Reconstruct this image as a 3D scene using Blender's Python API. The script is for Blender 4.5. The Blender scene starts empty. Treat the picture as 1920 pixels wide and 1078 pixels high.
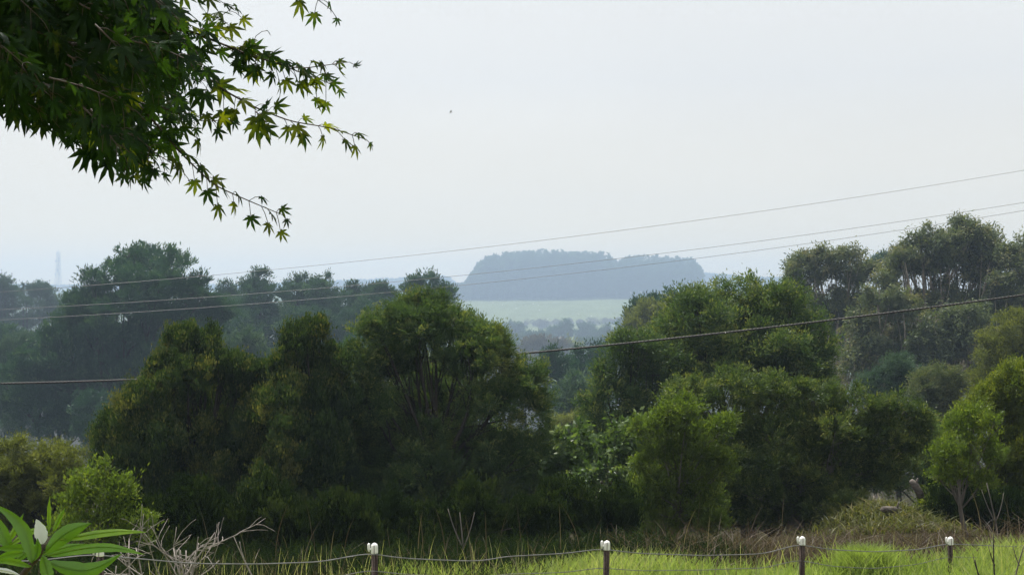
import bpy, math, random
import numpy as np
from mathutils import Vector
S = bpy.context.scene
C = S.collection
R = math.radians
F_PX = 2637.0                      # focal length in photograph pixels (1920 wide)
PITCH = math.atan(41.0 / F_PX)     # the horizon lies a little below the frame's centre

# ------------------------------------------------------------------ camera, sky, sun, exposure
cam_d = bpy.data.cameras.new('camera')
cam_d.sensor_width = 36.0
cam_d.lens = F_PX / 1920.0 * 36.0
cam_d.clip_start = 0.05
cam_d.clip_end = 9000.0
cam = bpy.data.objects.new('camera', cam_d)
C.objects.link(cam)
cam.location = (0, 0, 0)
cam.rotation_euler = (R(90) + PITCH, 0, 0)
S.camera = cam

SUN_EL, SUN_AZ = R(66), R(-28)     # ahead of the camera, high, a little left
w = bpy.data.worlds.new('World')
S.world = w
w.use_nodes = True
nt = w.node_tree
nt.nodes.clear()
wo = nt.nodes.new('ShaderNodeOutputWorld')
bg = nt.nodes.new('ShaderNodeBackground')
sky = nt.nodes.new('ShaderNodeTexSky')
sky.sky_type = 'NISHITA'
sky.sun_disc = False
sky.sun_elevation = SUN_EL
sky.sun_rotation = SUN_AZ
sky.dust_density = 4.0
tc = nt.nodes.new('ShaderNodeTexCoord')
sep = nt.nodes.new('ShaderNodeSeparateXYZ')
nt.links.new(tc.outputs['Generated'], sep.inputs[0])
mp = nt.nodes.new('ShaderNodeMapping')
mp.inputs['Scale'].default_value = (1.0, 1.0, 3.0)
nt.links.new(tc.outputs['Generated'], mp.inputs[0])
nz = nt.nodes.new('ShaderNodeTexNoise')
nz.inputs['Scale'].default_value = 1.7
nz.inputs['Detail'].default_value = 5.0
nt.links.new(mp.outputs[0], nz.inputs['Vector'])
ramp = nt.nodes.new('ShaderNodeValToRGB')      # an overcast deck, brighter overhead
e = ramp.color_ramp.elements
e[0].position = 0.0
e[0].color = (11.7, 9.5, 5.6, 1)
e[1].position = 1.0
e[1].color = (10.6, 10.6, 10.5, 1)
e2 = ramp.color_ramp.elements.new(0.16)
e2.color = (8.05, 7.95, 7.6, 1)
for pos_, col_ in ((0.03, (11.4, 9.4, 5.8, 1)), (0.075, (9.4, 8.6, 7.0, 1))):
    e3 = ramp.color_ramp.elements.new(pos_)
    e3.color = col_
nt.links.new(sep.outputs['Z'], ramp.inputs[0])
cl = nt.nodes.new('ShaderNodeMapRange')
cl.inputs['From Min'].default_value = 0.3
cl.inputs['From Max'].default_value = 0.7
cl.inputs['To Min'].default_value = 0.925
cl.inputs['To Max'].default_value = 1.05
nt.links.new(nz.outputs['Fac'], cl.inputs['Value'])
mul = nt.nodes.new('ShaderNodeVectorMath')
mul.operation = 'SCALE'
nt.links.new(ramp.outputs['Color'], mul.inputs[0])
nt.links.new(cl.outputs['Result'], mul.inputs['Scale'])
mix = nt.nodes.new('ShaderNodeMix')
mix.data_type = 'RGBA'
mix.inputs['Factor'].default_value = 0.925
nt.links.new(sky.outputs[0], mix.inputs['A'])
nt.links.new(mul.outputs[0], mix.inputs['B'])
nt.links.new(mix.outputs['Result'], bg.inputs['Color'])
bg.inputs['Strength'].default_value = 0.0705
nt.links.new(bg.outputs[0], wo.inputs[0])

sun_d = bpy.data.lights.new('sun', 'SUN')
sun_d.energy = 5.0
sun_d.angle = R(6)
sun_d.color = (1.0, 0.95, 0.86)
sun = bpy.data.objects.new('sun', sun_d)
C.objects.link(sun)
sdir = Vector((math.sin(SUN_AZ) * math.cos(SUN_EL), math.cos(SUN_AZ) * math.cos(SUN_EL), math.sin(SUN_EL)))
sun.rotation_euler = sdir.to_track_quat('Z', 'Y').to_euler()

S.view_settings.view_transform = 'Standard'
S.view_settings.look = 'None'
S.view_settings.gamma = 1.0
S.view_settings.exposure = 0.58
S.cycles.max_bounces = 8
S.cycles.diffuse_bounces = 3
S.cycles.glossy_bounces = 2
S.cycles.transmission_bounces = 4
S.cycles.volume_bounces = 0
S.cycles.use_denoising = True
S.cycles.denoising_input_passes = 'RGB_ALBEDO'
S.cycles.denoising_prefilter = 'ACCURATE'
HAZE_DENSITY = 0.00045

# ------------------------------------------------------------------ helpers
RIGHT = np.array([1.0, 0, 0])
FWD = np.array([0, math.cos(PITCH), math.sin(PITCH)])
UP = np.array([0, -math.sin(PITCH), math.cos(PITCH)])


def at(px, py, Y):
    """the point at distance Y (metres ahead) on the ray through photograph pixel px, py"""
    d = FWD + RIGHT * ((px - 960) / F_PX) + UP * ((539 - py) / F_PX)
    return d * (Y / d[1])


def far(Y):
    """ground beyond the front trees is laid out twice as deep as first paced"""
    Y = np.asarray(Y, float)
    return np.where(Y > 200, 249 + (Y - 200) * 2.11, np.where(Y > 60, 60 + (Y - 60) * 1.35, Y))


_TY = [-200, 0, 12, 17.5, 22, 28, 36, 50, 100, 180, 300, 450, 650, 800, 900, 1000, 1080, 1200, 1400, 1600, 1760, 1900, 2000]
_TZ = [-2.6, -3.2, -3.42, -3.32, -3.65, -4.6, -6.4, -9, -15, -23, -32, -36, -27, -15.5, -8.5, 5, 12, 12, 6, 17, 18, 12, 4]


_TZ = [z * float(far(y)) / y if y > 60 else z for y, z in zip(_TY, _TZ)]
_TY = [float(far(y)) for y in _TY]


def ground_z(x, y):
    x = np.asarray(x, float)
    y = np.asarray(y, float)
    z = np.interp(y, _TY, _TZ)
    away = np.clip((y - 30) / 300, 0, 1)
    z = z + away * (2.2 * np.sin(x * 0.011 + 1.0) * np.cos(y * 0.006) + 1.0 * np.sin(x * 0.03 + y * 0.021))
    z = z + 14.0 * np.exp(-((x + 1100) / 800) ** 2 - ((y - 3140) / 500) ** 2)
    near = np.clip(1 - y / 60, 0, 1)
    z = z + near * (0.018 * np.clip(x, -12, 12) + 0.05 * np.sin(x * 1.1) * np.cos(y * 0.9) + 0.03 * np.sin(x * 2.3 + y * 1.7))
    z = z + 0.65 * np.exp(-((x - 7.4) / 1.2) ** 2 - ((y - 29) / 2.6) ** 2)
    return z


def ground_hit(px, py, y0, y1=2600):
    for y in np.arange(y0, y1, 3.0):
        p = at(px, py, y)
        if p[2] < float(ground_z(p[0], p[1])):
            return p
    return at(px, py, y1)


class MB:
    """gathers vertices and faces of one mesh"""
    def __init__(self):
        self.v, self.f, self.n, self.a = [], {3: [], 4: []}, 0, {3: [], 4: []}

    def add(self, v, f, tint=None):
        v = np.asarray(v, np.float32).reshape(-1, 3)
        f = np.asarray(f, np.int64)
        k = f.shape[1]
        self.v.append(v)
        self.f[k].append(f + self.n)
        if tint is None:
            tint = np.zeros(len(f), np.float32)
        elif np.isscalar(tint):
            tint = np.full(len(f), tint, np.float32)
        self.a[k].append(np.asarray(tint, np.float32))
        self.n += len(v)

    def tube(self, pts, rad, sides=6, tint=None):
        pts = np.asarray(pts, float)
        n = len(pts)
        rad = np.broadcast_to(np.asarray(rad, float), (n,))
        t = np.gradient(pts, axis=0)
        t /= np.linalg.norm(t, axis=1)[:, None] + 1e-9
        ref = np.array([0, 0, 1.0]) if abs(t[:, 2]).mean() < 0.8 else np.array([1.0, 0, 0])
        a = np.cross(t, ref)
        a /= np.linalg.norm(a, axis=1)[:, None] + 1e-9
        b = np.cross(t, a)
        ang = np.arange(sides) * 2 * math.pi / sides
        v = pts[:, None, :] + rad[:, None, None] * (np.cos(ang)[None, :, None] * a[:, None, :] + np.sin(ang)[None, :, None] * b[:, None, :])
        i, j = np.meshgrid(np.arange(n - 1), np.arange(sides), indexing='ij')
        j2 = (j + 1) % sides
        f = np.stack([i * sides + j, i * sides + j2, (i + 1) * sides + j2, (i + 1) * sides + j], -1).reshape(-1, 4)
        self.add(v, f, tint)
        base = self.n - n * sides          # end caps as fans
        c = np.stack([pts[0], pts[-1]])
        js = np.arange(sides)
        cap0 = np.stack([np.full(sides, n * sides), (js + 1) % sides, js], -1)
        cap1 = np.stack([np.full(sides, n * sides + 1), (n - 1) * sides + js, (n - 1) * sides + (js + 1) % sides], -1)
        self.v.append(c.astype(np.float32))
        self.f[3].append(np.concatenate([cap0, cap1]) + base)
        self.a[3].append(np.full(2 * sides, 0 if tint is None or not np.isscalar(tint) else tint, np.float32))
        self.n += 2

    def box(self, c, s, rot=None, tint=None):
        c = np.asarray(c, float)
        s = np.asarray(s, float) / 2
        v = np.array([[x, y, z] for x in (-1, 1) for y in (-1, 1) for z in (-1, 1)], float) * s
        if rot is not None:
            v = v @ np.asarray(rot).T
        f = [[0, 1, 3, 2], [4, 6, 7, 5], [0, 4, 5, 1], [2, 3, 7, 6], [0, 2, 6, 4], [1, 5, 7, 3]]
        self.add(v + c, f, tint)

    def ball(self, c, r, nu=10, nv=7, tint=None):
        c = np.asarray(c, float)
        r = np.broadcast_to(np.asarray(r, float), (3,))
        u = np.arange(nu) * 2 * math.pi / nu
        t = np.linspace(0.02, math.pi - 0.02, nv)
        v = np.stack([np.outer(np.sin(t), np.cos(u)), np.outer(np.sin(t), np.sin(u)), np.outer(np.cos(t), np.ones(nu))], -1) * r + c
        i, j = np.meshgrid(np.arange(nv - 1), np.arange(nu), indexing='ij')
        f = np.stack([i * nu + j, (i + 1) * nu + j, (i + 1) * nu + (j + 1) % nu, i * nu + (j + 1) % nu], -1).reshape(-1, 4)
        self.add(v, f, tint)

    def build(self, name, mat, parent=None, smooth=True):
        v = np.concatenate(self.v)
        if parent is not None:
            base = np.zeros(3)
            p = parent
            while p is not None:
                base += np.array(p.location)
                p = p.parent
            v = v - base.astype(np.float32)
        q = np.concatenate(self.f[4]) if self.f[4] else np.zeros((0, 4), np.int64)
        t = np.concatenate(self.f[3]) if self.f[3] else np.zeros((0, 3), np.int64)
        me = bpy.data.meshes.new(name)
        me.vertices.add(len(v))
        me.vertices.foreach_set('co', v.astype(np.float32).ravel())
        loops = np.concatenate([q.ravel(), t.ravel()]).astype(np.int32)
        me.loops.add(len(loops))
        me.loops.foreach_set('vertex_index', loops)
        me.polygons.add(len(q) + len(t))
        st = np.concatenate([np.arange(len(q)) * 4, len(q) * 4 + np.arange(len(t)) * 3]).astype(np.int32)
        me.polygons.foreach_set('loop_start', st)
        if smooth:
            me.polygons.foreach_set('use_smooth', np.ones(len(q) + len(t), bool))
        at_ = me.attributes.new('tint', 'FLOAT', 'FACE')
        at_.data.foreach_set('value', np.concatenate(([*self.a[4]] + [*self.a[3]]) or [np.zeros(0)]).astype(np.float32))
        me.update(calc_edges=True)
        me.materials.append(mat)
        o = bpy.data.objects.new(name, me)
        C.objects.link(o)
        if parent is not None:
            o.parent = parent
        return o


def tag(o, label=None, cat=None, group=None, kind=None):
    if label:
        o['label'] = label
    if cat:
        o['category'] = cat
    if group:
        o['group'] = group
    if kind:
        o['kind'] = kind
    return o


def thing(name, label, cat, loc, group=None):
    o = bpy.data.objects.new(name, None)
    o.empty_display_size = 0.2
    C.objects.link(o)
    o.location = Vector([float(q) for q in loc])
    return tag(o, label, cat, group)


def unit(a):
    return a / (np.linalg.norm(a, axis=-1, keepdims=True) + 1e-9)


def bezier(p0, p1, p2, n=6):
    t = np.linspace(0, 1, n)[:, None]
    return (1 - t) ** 2 * np.asarray(p0) + 2 * t * (1 - t) * np.asarray(p1) + t ** 2 * np.asarray(p2)


# ------------------------------------------------------------------ materials
def new_mat(name):
    m = bpy.data.materials.new(name)
    m.use_nodes = True
    m.node_tree.nodes.clear()
    return m, m.node_tree


def leaf_mat(name, dark, mid, tip, transl=0.35, gloss=0.04, rough=0.45, tcol=None, blotch=0):
    """matte leaf with light passing through it; colour varies leaf by leaf (the tint attribute)"""
    m, t = new_mat(name)
    out = t.nodes.new('ShaderNodeOutputMaterial')
    at_ = t.nodes.new('ShaderNodeAttribute')
    at_.attribute_name = 'tint'
    rp = t.nodes.new('ShaderNodeValToRGB')
    el = rp.color_ramp.elements
    el[0].position, el[0].color = 0.0, (*dark, 1)
    el[1].position, el[1].color = 1.0, (*tip, 1)
    x = el.new(0.55)
    x.color = (*mid, 1)
    t.links.new(at_.outputs['Fac'], rp.inputs[0])
    if blotch:      # veins' mottling and blemishes of leaves seen close up
        nz_ = t.nodes.new('ShaderNodeTexNoise')
        nz_.inputs['Scale'].default_value = blotch
        nz_.inputs['Detail'].default_value = 6
        to_ = t.nodes.new('ShaderNodeTexCoord')
        t.links.new(to_.outputs['Object'], nz_.inputs['Vector'])
        ad = t.nodes.new('ShaderNodeMath')
        ad.operation = 'MULTIPLY_ADD'
        ad.inputs[1].default_value = .9
        sb = t.nodes.new('ShaderNodeMath')
        sb.operation = 'SUBTRACT'
        sb.inputs[1].default_value = .45
        t.links.new(at_.outputs['Fac'], sb.inputs[0])
        t.links.new(nz_.outputs['Fac'], ad.inputs[0])
        t.links.new(sb.outputs[0], ad.inputs[2])
        t.links.new(ad.outputs[0], rp.inputs[0])
    d = t.nodes.new('ShaderNodeBsdfDiffuse')
    t.links.new(rp.outputs[0], d.inputs['Color'])
    tr = t.nodes.new('ShaderNodeBsdfTranslucent')
    g = t.nodes.new('ShaderNodeMix')
    g.data_type = 'RGBA'
    g.blend_type = 'MULTIPLY'
    g.inputs['Factor'].default_value = 1.0
    g.inputs['B'].default_value = (*(tcol or (1.5, 1.6, 0.7)), 1)
    t.links.new(rp.outputs[0], g.inputs['A'])
    t.links.new(g.outputs['Result'], tr.inputs['Color'])
    mx = t.nodes.new('ShaderNodeMixShader')
    mx.inputs[0].default_value = transl
    t.links.new(d.outputs[0], mx.inputs[1])
    t.links.new(tr.outputs[0], mx.inputs[2])
    gl = t.nodes.new('ShaderNodeBsdfGlossy')
    gl.inputs['Roughness'].default_value = rough
    gl.inputs['Color'].default_value = (0.9, 0.95, 1.0, 1)
    m2 = t.nodes.new('ShaderNodeMixShader')
    m2.inputs[0].default_value = gloss * .3
    t.links.new(mx.outputs[0], m2.inputs[1])
    t.links.new(gl.outputs[0], m2.inputs[2])
    t.links.new(m2.outputs[0], out.inputs['Surface'])
    return m


def rough_mat(name, c0, c1, scale=6.0, rough=0.85, bump=0.3, stretch=(1, 1, 1), metallic=0.0):
    m, t = new_mat(name)
    out = t.nodes.new('ShaderNodeOutputMaterial')
    p = t.nodes.new('ShaderNodeBsdfPrincipled')
    p.inputs['Roughness'].default_value = rough
    p.inputs['Metallic'].default_value = metallic
    tc_ = t.nodes.new('ShaderNodeTexCoord')
    mp_ = t.nodes.new('ShaderNodeMapping')
    mp_.inputs['Scale'].default_value = stretch
    n = t.nodes.new('ShaderNodeTexNoise')
    n.inputs['Scale'].default_value = scale
    n.inputs['Detail'].default_value = 6
    rp = t.nodes.new('ShaderNodeValToRGB')
    rp.color_ramp.elements[0].position, rp.color_ramp.elements[0].color = 0.32, (*c0, 1)
    rp.color_ramp.elements[1].position, rp.color_ramp.elements[1].color = 0.68, (*c1, 1)
    t.links.new(tc_.outputs['Object'], mp_.inputs[0])
    t.links.new(mp_.outputs[0], n.inputs['Vector'])
    t.links.new(n.outputs['Fac'], rp.inputs[0])
    t.links.new(rp.outputs[0], p.inputs['Base Color'])
    if bump:
        b = t.nodes.new('ShaderNodeBump')
        b.inputs['Strength'].default_value = bump
        b.inputs['Distance'].default_value = 0.02
        t.links.new(n.outputs['Fac'], b.inputs['Height'])
        t.links.new(b.outputs[0], p.inputs['Normal'])
    t.links.new(p.outputs[0], out.inputs['Surface'])
    return m


M = {
    'wattle': leaf_mat('wattle_leaf', (.022, .042, .016), (.066, .112, .038), (.21, .22, .065), .33),
    'hakea': leaf_mat('hedge_tree_leaf', (.013, .026, .010), (.044, .076, .021), (.155, .155, .043), .30),
    'bushright': leaf_mat('bush_leaf', (.022, .038, .013), (.068, .106, .032), (.20, .21, .055), .33, .05),
    'green': leaf_mat('sun_toned_bush_leaf', (.035, .058, .010), (.085, .118, .018), (.19, .21, .03), .38),  # yellow-green brightened so sunlight on the bush sits in the leaf colour
    'lime': leaf_mat('young_leaf', (.045, .075, .013), (.095, .140, .022), (.19, .22, .04), .42),
    'vine': leaf_mat('broad_leaf', (0.033, 0.061, 0.020), (0.072, 0.120, 0.036), (0.180, 0.228, 0.084), .38, .08, .35),
    'olive': leaf_mat('olive_leaf', (.055, .070, .018), (.115, .135, .032), (.21, .22, .06), .36),
    'pine': leaf_mat('pine_needle', (.014, .044, .024), (.030, .076, .038), (.075, .135, .055), .2),
    'pine2': leaf_mat('blue_pine_needle', (0.022, 0.050, 0.035), (0.048, 0.090, 0.060), (0.084, 0.132, 0.084), .2),
    'euc': leaf_mat('gum_leaf', (.040, .058, .028), (.098, .124, .058), (.20, .18, .085), .30),
    'brown': leaf_mat('brown_leaf', (.04, .035, .022), (.075, .062, .04), (.11, .09, .06), .25),
    'maple': leaf_mat('maple_leaf', (.006, .016, .007), (.014, .032, .009), (.085, .10, .012), .45, .02, .4, (2.6, 2.6, .6), 40),  # leaf colour darkened to stand in for shade from an unseen roof
    'lance': leaf_mat('lance_leaf', (.072, .150, .011), (.115, .225, .014), (.21, .31, .02), .45, .12, .35, (1.5, 1.8, .5), 30),
    'pale': leaf_mat('pale_leaf_underside', (.6, .63, .6), (.66, .69, .66), (.7, .72, .7), .3, .03, .5, (1, 1, 1)),
    'grass': leaf_mat('grass_blade', (.125, .175, .045), (.22, .28, .085), (.42, .39, .23), .5),
    'straw': leaf_mat('dry_stalk', (.035, .024, .017), (.085, .060, .042), (.24, .20, .14), .2),
    'fern': leaf_mat('dead_fern', (.055, .028, .014), (.10, .052, .026), (.16, .09, .05), .25),
    'under': leaf_mat('shaded_growth_leaf', (.009, .017, .007), (.020, .034, .011), (.045, .062, .020), .25, .0),  # near-black green: shade under the trees put into the leaf colour
    'weed': leaf_mat('weed_leaf', (.05, .055, .02), (.09, .10, .03), (.20, .17, .08), .35),
    'bark': rough_mat('dark_bark', (.012, .010, .008), (.035, .029, .023), 9, .9, .5, (1, 1, .25)),
    'greybark': rough_mat('grey_bark', (.05, .043, .036), (.15, .135, .115), 7, .9, .5, (1, 1, .25)),
    'palebark': rough_mat('pale_gum_bark', (.14, .11, .085), (.38, .34, .29), 2.5, .8, .2, (1, 1, .2)),
    'twig': rough_mat('maple_twig', (.02, .012, .008), (.045, .026, .017), 30, .7, .2),
    'deadwood': rough_mat('dead_wood', (.13, .11, .10), (.30, .27, .25), 20, .85, .3),
    'log': rough_mat('log_wood', (.045, .038, .032), (.15, .13, .115), 14, .9, .6, (.3, 1, 1)),
    'cable': rough_mat('cable_sheath', (.012, .012, .012), (.045, .042, .04), 8, .6, .2),
    'wire': rough_mat('wire_metal', (.10, .10, .10), (.18, .18, .185), 5, .5, 0, metallic=.3),
    'fencewire': rough_mat('fence_wire_metal', (.10, .10, .105), (.18, .18, .185), 12, .5, 0, metallic=.4),
    'rust': rough_mat('rusty_steel', (.016, .009, .007), (.048, .026, .019), 25, .8, .3),
    'cap': rough_mat('white_plastic', (.66, .66, .65), (.80, .80, .80), 12, .45, .05),
    'tower': rough_mat('galvanised_steel', (.26, .28, .30), (.36, .38, .40), 1, .6, 0),
    'hide': rough_mat('white_hide', (.6, .58, .53), (.75, .73, .68), 8, .95, .2),
    'insect': rough_mat('insect_body', (.03, .03, .03), (.08, .08, .08), 20, .8, 0),
}

# ------------------------------------------------------------------ ground
ys = np.concatenate([np.arange(-150, -10, 20.0), np.arange(-10, 60, 1.0), np.arange(60, 400, 8), np.arange(400, 2600, 20), np.arange(2600, 3601, 50)])
sx = np.linspace(-1, 1, 181)
xs = 2700 * np.sign(sx) * np.abs(sx) ** 2.6 + 30 * sx
X, Y = np.meshgrid(xs, ys)
Z = ground_z(X, Y)
g = MB()
ny, nx = X.shape
i, j = np.meshgrid(np.arange(ny - 1), np.arange(nx - 1), indexing='ij')
fq = np.stack([i * nx + j, i * nx + j + 1, (i + 1) * nx + j + 1, (i + 1) * nx + j], -1).reshape(-1, 4)
yc = (Y[:-1, :-1] + Y[1:, 1:]) / 2
xc = (X[:-1, :-1] + X[1:, 1:]) / 2
cover = np.where(yc < np.where(xc < 1.0, 16.2, 18.2), 0.0, np.where(yc < 1100, 1.0, 0.5)).ravel()  # dark litter brought closer at left, standing in for the trees' shade
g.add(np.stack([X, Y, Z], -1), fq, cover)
gm, t = new_mat('ground_cover')
out = t.nodes.new('ShaderNodeOutputMaterial')
p = t.nodes.new('ShaderNodeBsdfPrincipled')
p.inputs['Roughness'].default_value = 1.0
p.inputs['Specular IOR Level'].default_value = 0.0
at_ = t.nodes.new('ShaderNodeAttribute')
at_.attribute_name = 'tint'
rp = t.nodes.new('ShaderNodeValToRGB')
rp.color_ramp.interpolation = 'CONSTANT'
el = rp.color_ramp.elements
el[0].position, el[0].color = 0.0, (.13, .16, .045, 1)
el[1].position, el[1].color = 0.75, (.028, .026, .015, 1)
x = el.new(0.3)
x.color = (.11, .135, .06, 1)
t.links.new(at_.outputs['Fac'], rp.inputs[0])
n1 = t.nodes.new('ShaderNodeTexNoise')
n1.inputs['Scale'].default_value = 0.03
n1.inputs['Detail'].default_value = 8
tc2 = t.nodes.new('ShaderNodeTexCoord')
t.links.new(tc2.outputs['Object'], n1.inputs['Vector'])
mr = t.nodes.new('ShaderNodeMapRange')
mr.inputs['To Min'].default_value = 0.65
mr.inputs['To Max'].default_value = 1.35
t.links.new(n1.outputs['Fac'], mr.inputs['Value'])
sc = t.nodes.new('ShaderNodeVectorMath')
sc.operation = 'SCALE'
t.links.new(rp.outputs[0], sc.inputs[0])
t.links.new(mr.outputs[0], sc.inputs['Scale'])
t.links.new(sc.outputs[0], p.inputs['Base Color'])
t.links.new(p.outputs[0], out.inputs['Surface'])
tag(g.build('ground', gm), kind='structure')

# ------------------------------------------------------------------ foliage
STYLE = {   # leaf length, width, tuft radius, outward, up, random, coverage, sub-lobes, sub-lobe radius
    'wattle': dict(L=.075, W=.018, tuft=.10, o=.8, u=.2, r=.5, cov=2.2, ns=28, sr=(.16, .31), reach=1.08, tv=.105),
    'hakea': dict(L=.075, W=.024, tuft=.11, o=.35, u=1.0, r=.35, cov=2.6, ns=34, sr=(.13, .25), sz=1.7, reach=1.08, tv=.16),
    'broad': dict(L=.13, W=.07, tuft=.13, o=.7, u=-.1, r=.6, cov=1.3, ns=16, sr=(.22, .4)),
    'sparse': dict(L=.062, W=.022, tuft=.10, o=.6, u=.5, r=.6, cov=1.0, ns=16, sr=(.18, .34)),
    'mid': dict(L=.115, W=.032, tuft=.18, o=.7, u=.2, r=.5, cov=2.1, ns=28, sr=(.16, .31), reach=1.08, tv=.105),
    'pine': dict(L=.40, W=.11, tuft=.42, o=.8, u=.5, r=.5, cov=2.3, ns=26, sr=(.18, .36), sz=.62),
    'euc': dict(nz=.04, tv=.15, L=.27, W=.085, tuft=.34, o=.4, u=-.35, r=.7, cov=2.3, ns=18, sr=(.20, .40)),
    'far': dict(L=1.2, W=.5, tuft=1.0, o=.7, u=.3, r=.6, cov=3.0, ns=16, sr=(.22, .42)),
}


def crown_mesh(mb, rng, c, r, st, lim=275400, tipbias=0.0, cov=1.0):
    """c (n,3) lobe centres, r (n,3) radii: lobes > sub-lobes > tufts > leaves"""
    sub_c, sub_r, sub_t = [], [], []
    for k in range(len(c)):
        n = st['ns']
        d = unit(rng.normal(size=(n, 3)) + np.array([0, 0, .25]))
        rr = r[k]
        rm = rr.mean()
        sub_c.append(c[k] + d * rr * rng.uniform(.66, st.get('reach', 1.0), (n, 1)))
        s = rng.uniform(*st['sr'], (n, 1))
        sub_r.append(np.concatenate([s * rm * .5 + s * rr[0] * .5, s * rm * .5 + s * rr[1] * .5, (s * rm * .4 + s * rr[2] * .5) * st.get('sz', 1.0)], 1))
        sub_t.append(rng.normal(0, st.get('tv', .11), n) + rng.normal(0, .05))
        sub_c.append(c[k][None])               # inner foliage, interior shade put into its darker tint
        sub_r.append((rr * .6)[None])
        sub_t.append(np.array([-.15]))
    sc_, sr_, stn = np.concatenate(sub_c), np.concatenate(sub_r), np.concatenate(sub_t)
    area = sr_[:, 0] * sr_[:, 2]
    n_leaf = int(min(lim, cov * st['cov'] * 4 * math.pi * area.sum() * .5 / (st['L'] * st['W'] * .55)))
    per = 26
    nt_ = max(8, n_leaf // per)
    pick = rng.choice(len(sc_), nt_, p=area / area.sum())
    d = unit(rng.normal(size=(nt_, 3)) + np.array([0, 0, .3]))
    rad = rng.uniform(.72, 1.08, (nt_, 1))
    tc_ = sc_[pick] + d * sr_[pick] * rad
    sd_ = unit(d * .9 + unit(tc_ - sc_.mean(0)) * .1)
    tt = stn[pick] + rng.normal(0, .10, nt_)
    ti = np.repeat(np.arange(nt_), per)
    n = len(ti)
    tr = st['tuft'] * rng.uniform(.6, 1.4, (nt_, 1))
    od = unit(d + np.array([0, 0, .15]))
    along = rng.uniform(-.6, 1.0, (n, 1))
    pos = tc_[ti] + od[ti] * along * tr[ti] + rng.normal(size=(n, 3)) * tr[ti] * .42
    ld = unit(od[ti] * st['o'] + np.array([0, 0, st['u']]) + unit(rng.normal(size=(n, 3))) * st['r'])
    nv = unit(sd_[ti] * .9 + np.array([0, 0, .45]) + unit(rng.normal(size=(n, 3))) * st.get('nr', .75))
    wd = unit(np.cross(ld, nv))
    sz = rng.uniform(.65, 1.25, (n, 1))
    L, W = st['L'] * sz, st['W'] * sz
    v = np.stack([pos, pos + ld * L * .45 + wd * W * .5, pos + ld * L, pos + ld * L * .45 - wd * W * .5], 1)
    f = np.arange(n * 4).reshape(-1, 4)
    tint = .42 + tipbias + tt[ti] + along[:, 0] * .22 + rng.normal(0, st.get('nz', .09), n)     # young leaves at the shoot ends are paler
    mb.add(v, f, np.clip(tint, 0, 1))


def limbs(mb, rng, base, c, r, rad, spread=.35, twigs=3, lean=0.0):
    """a tapered trunk from the ground to the crown's heart and limbs out to the lobes"""
    top = c.mean(0)
    zt = c[:, 2].max()
    heart = np.array([top[0], top[1], base[2] + (zt - base[2]) * .55])
    mid = (base + heart) / 2 + rng.normal(size=3) * np.array([1, 1, 0]) * .05 * (zt - base[2])
    tr = bezier(base - np.array([0, 0, .15 * rad / .1]), mid, heart, 8)
    hgt = np.linspace(0, 1, 8)
    mb.tube(tr, rad * (1.25 - .75 * hgt), 8)
    for k in range(len(c)):
        f0 = rng.uniform(.35, .95)
        i0 = int(f0 * 7)
        p0 = tr[i0]
        if c[k][2] < p0[2]:
            i0 = max(1, int(i0 * .5))
            p0 = tr[i0]
        r0 = rad * (1.25 - .75 * hgt[i0]) * rng.uniform(.28, .48)
        p2 = c[k] + rng.normal(size=3) * r[k] * .2
        p1 = p0 * .45 + p2 * .55 + np.array([0, 0, -.12 * np.linalg.norm(p2 - p0)]) + rng.normal(size=3) * .08 * np.linalg.norm(p2 - p0)
        b = bezier(p0, p1, p2, 7)
        mb.tube(b, np.linspace(r0, r0 * .3, 7), 6)
        for q in range(twigs):
            s = b[rng.integers(3, 7)]
            e_ = c[k] + unit(rng.normal(size=3) + np.array([0, 0, .4])) * r[k] * rng.uniform(.6, .95)
            m_ = (s + e_) / 2 + rng.normal(size=3) * .1 * np.linalg.norm(e_ - s)
            mb.tube(bezier(s, m_, e_, 5), np.linspace(r0 * .32, r0 * .07, 5), 4)


def lobes_at(rng, lobes, Z0, depth=.9, zj=.35):
    c, r = [], []
    for l in lobes:
        px, py, rx, ry = l[:4]
        k = Z0 / F_PX
        rm = (rx + ry) / 2 * k
        dz = l[4] if len(l) > 4 else rng.uniform(-zj, zj) * rx * k * 2
        c.append(at(px, py, Z0 + dz))
        r.append([rx * k, max(rm, .8 * rx * k) * depth, ry * k])
    return np.array(c), np.array(r)


def tree(name, label, cat, px, Z0, lobes, style, mat, bark='bark', rad=.1, seed=1, group=None, lim=275400, tip=0.0, twigs=3, back=True, cov=1.0):
    rng = np.random.default_rng(seed)
    grow = float(far(Z0)) / Z0
    Z0 = float(far(Z0))
    st = dict(STYLE[style])
    st['L'], st['W'], st['tuft'] = st['L'] * grow, st['W'] * grow, st['tuft'] * grow
    rad = rad * grow
    c, r = lobes_at(rng, lobes, Z0)
    if back:        # the side turned away from the camera
        k = rng.permutation(len(c))[: max(1, len(c) // 2)]
        off = np.array([1, 1, 0]) * r[k] * np.stack([rng.uniform(-.4, .4, len(k)), rng.uniform(.9, 1.5, len(k)), np.zeros(len(k))], 1) - np.array([0, 0, .25]) * r[k]
        c = np.concatenate([c, c[k] + off])
        r = np.concatenate([r, r[k] * .9])
    bx = at(px, 600, Z0)[0]
    base = np.array([bx, Z0, float(ground_z(bx, Z0))])
    root = thing(name, label, cat, base, group)
    tb = MB()
    limbs(tb, rng, base, c, r, rad, twigs=twigs)
    tb.build('trunk', M[bark], root)
    cb = MB()
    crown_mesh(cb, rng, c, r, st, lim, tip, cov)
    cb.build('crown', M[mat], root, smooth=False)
    return root


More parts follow.
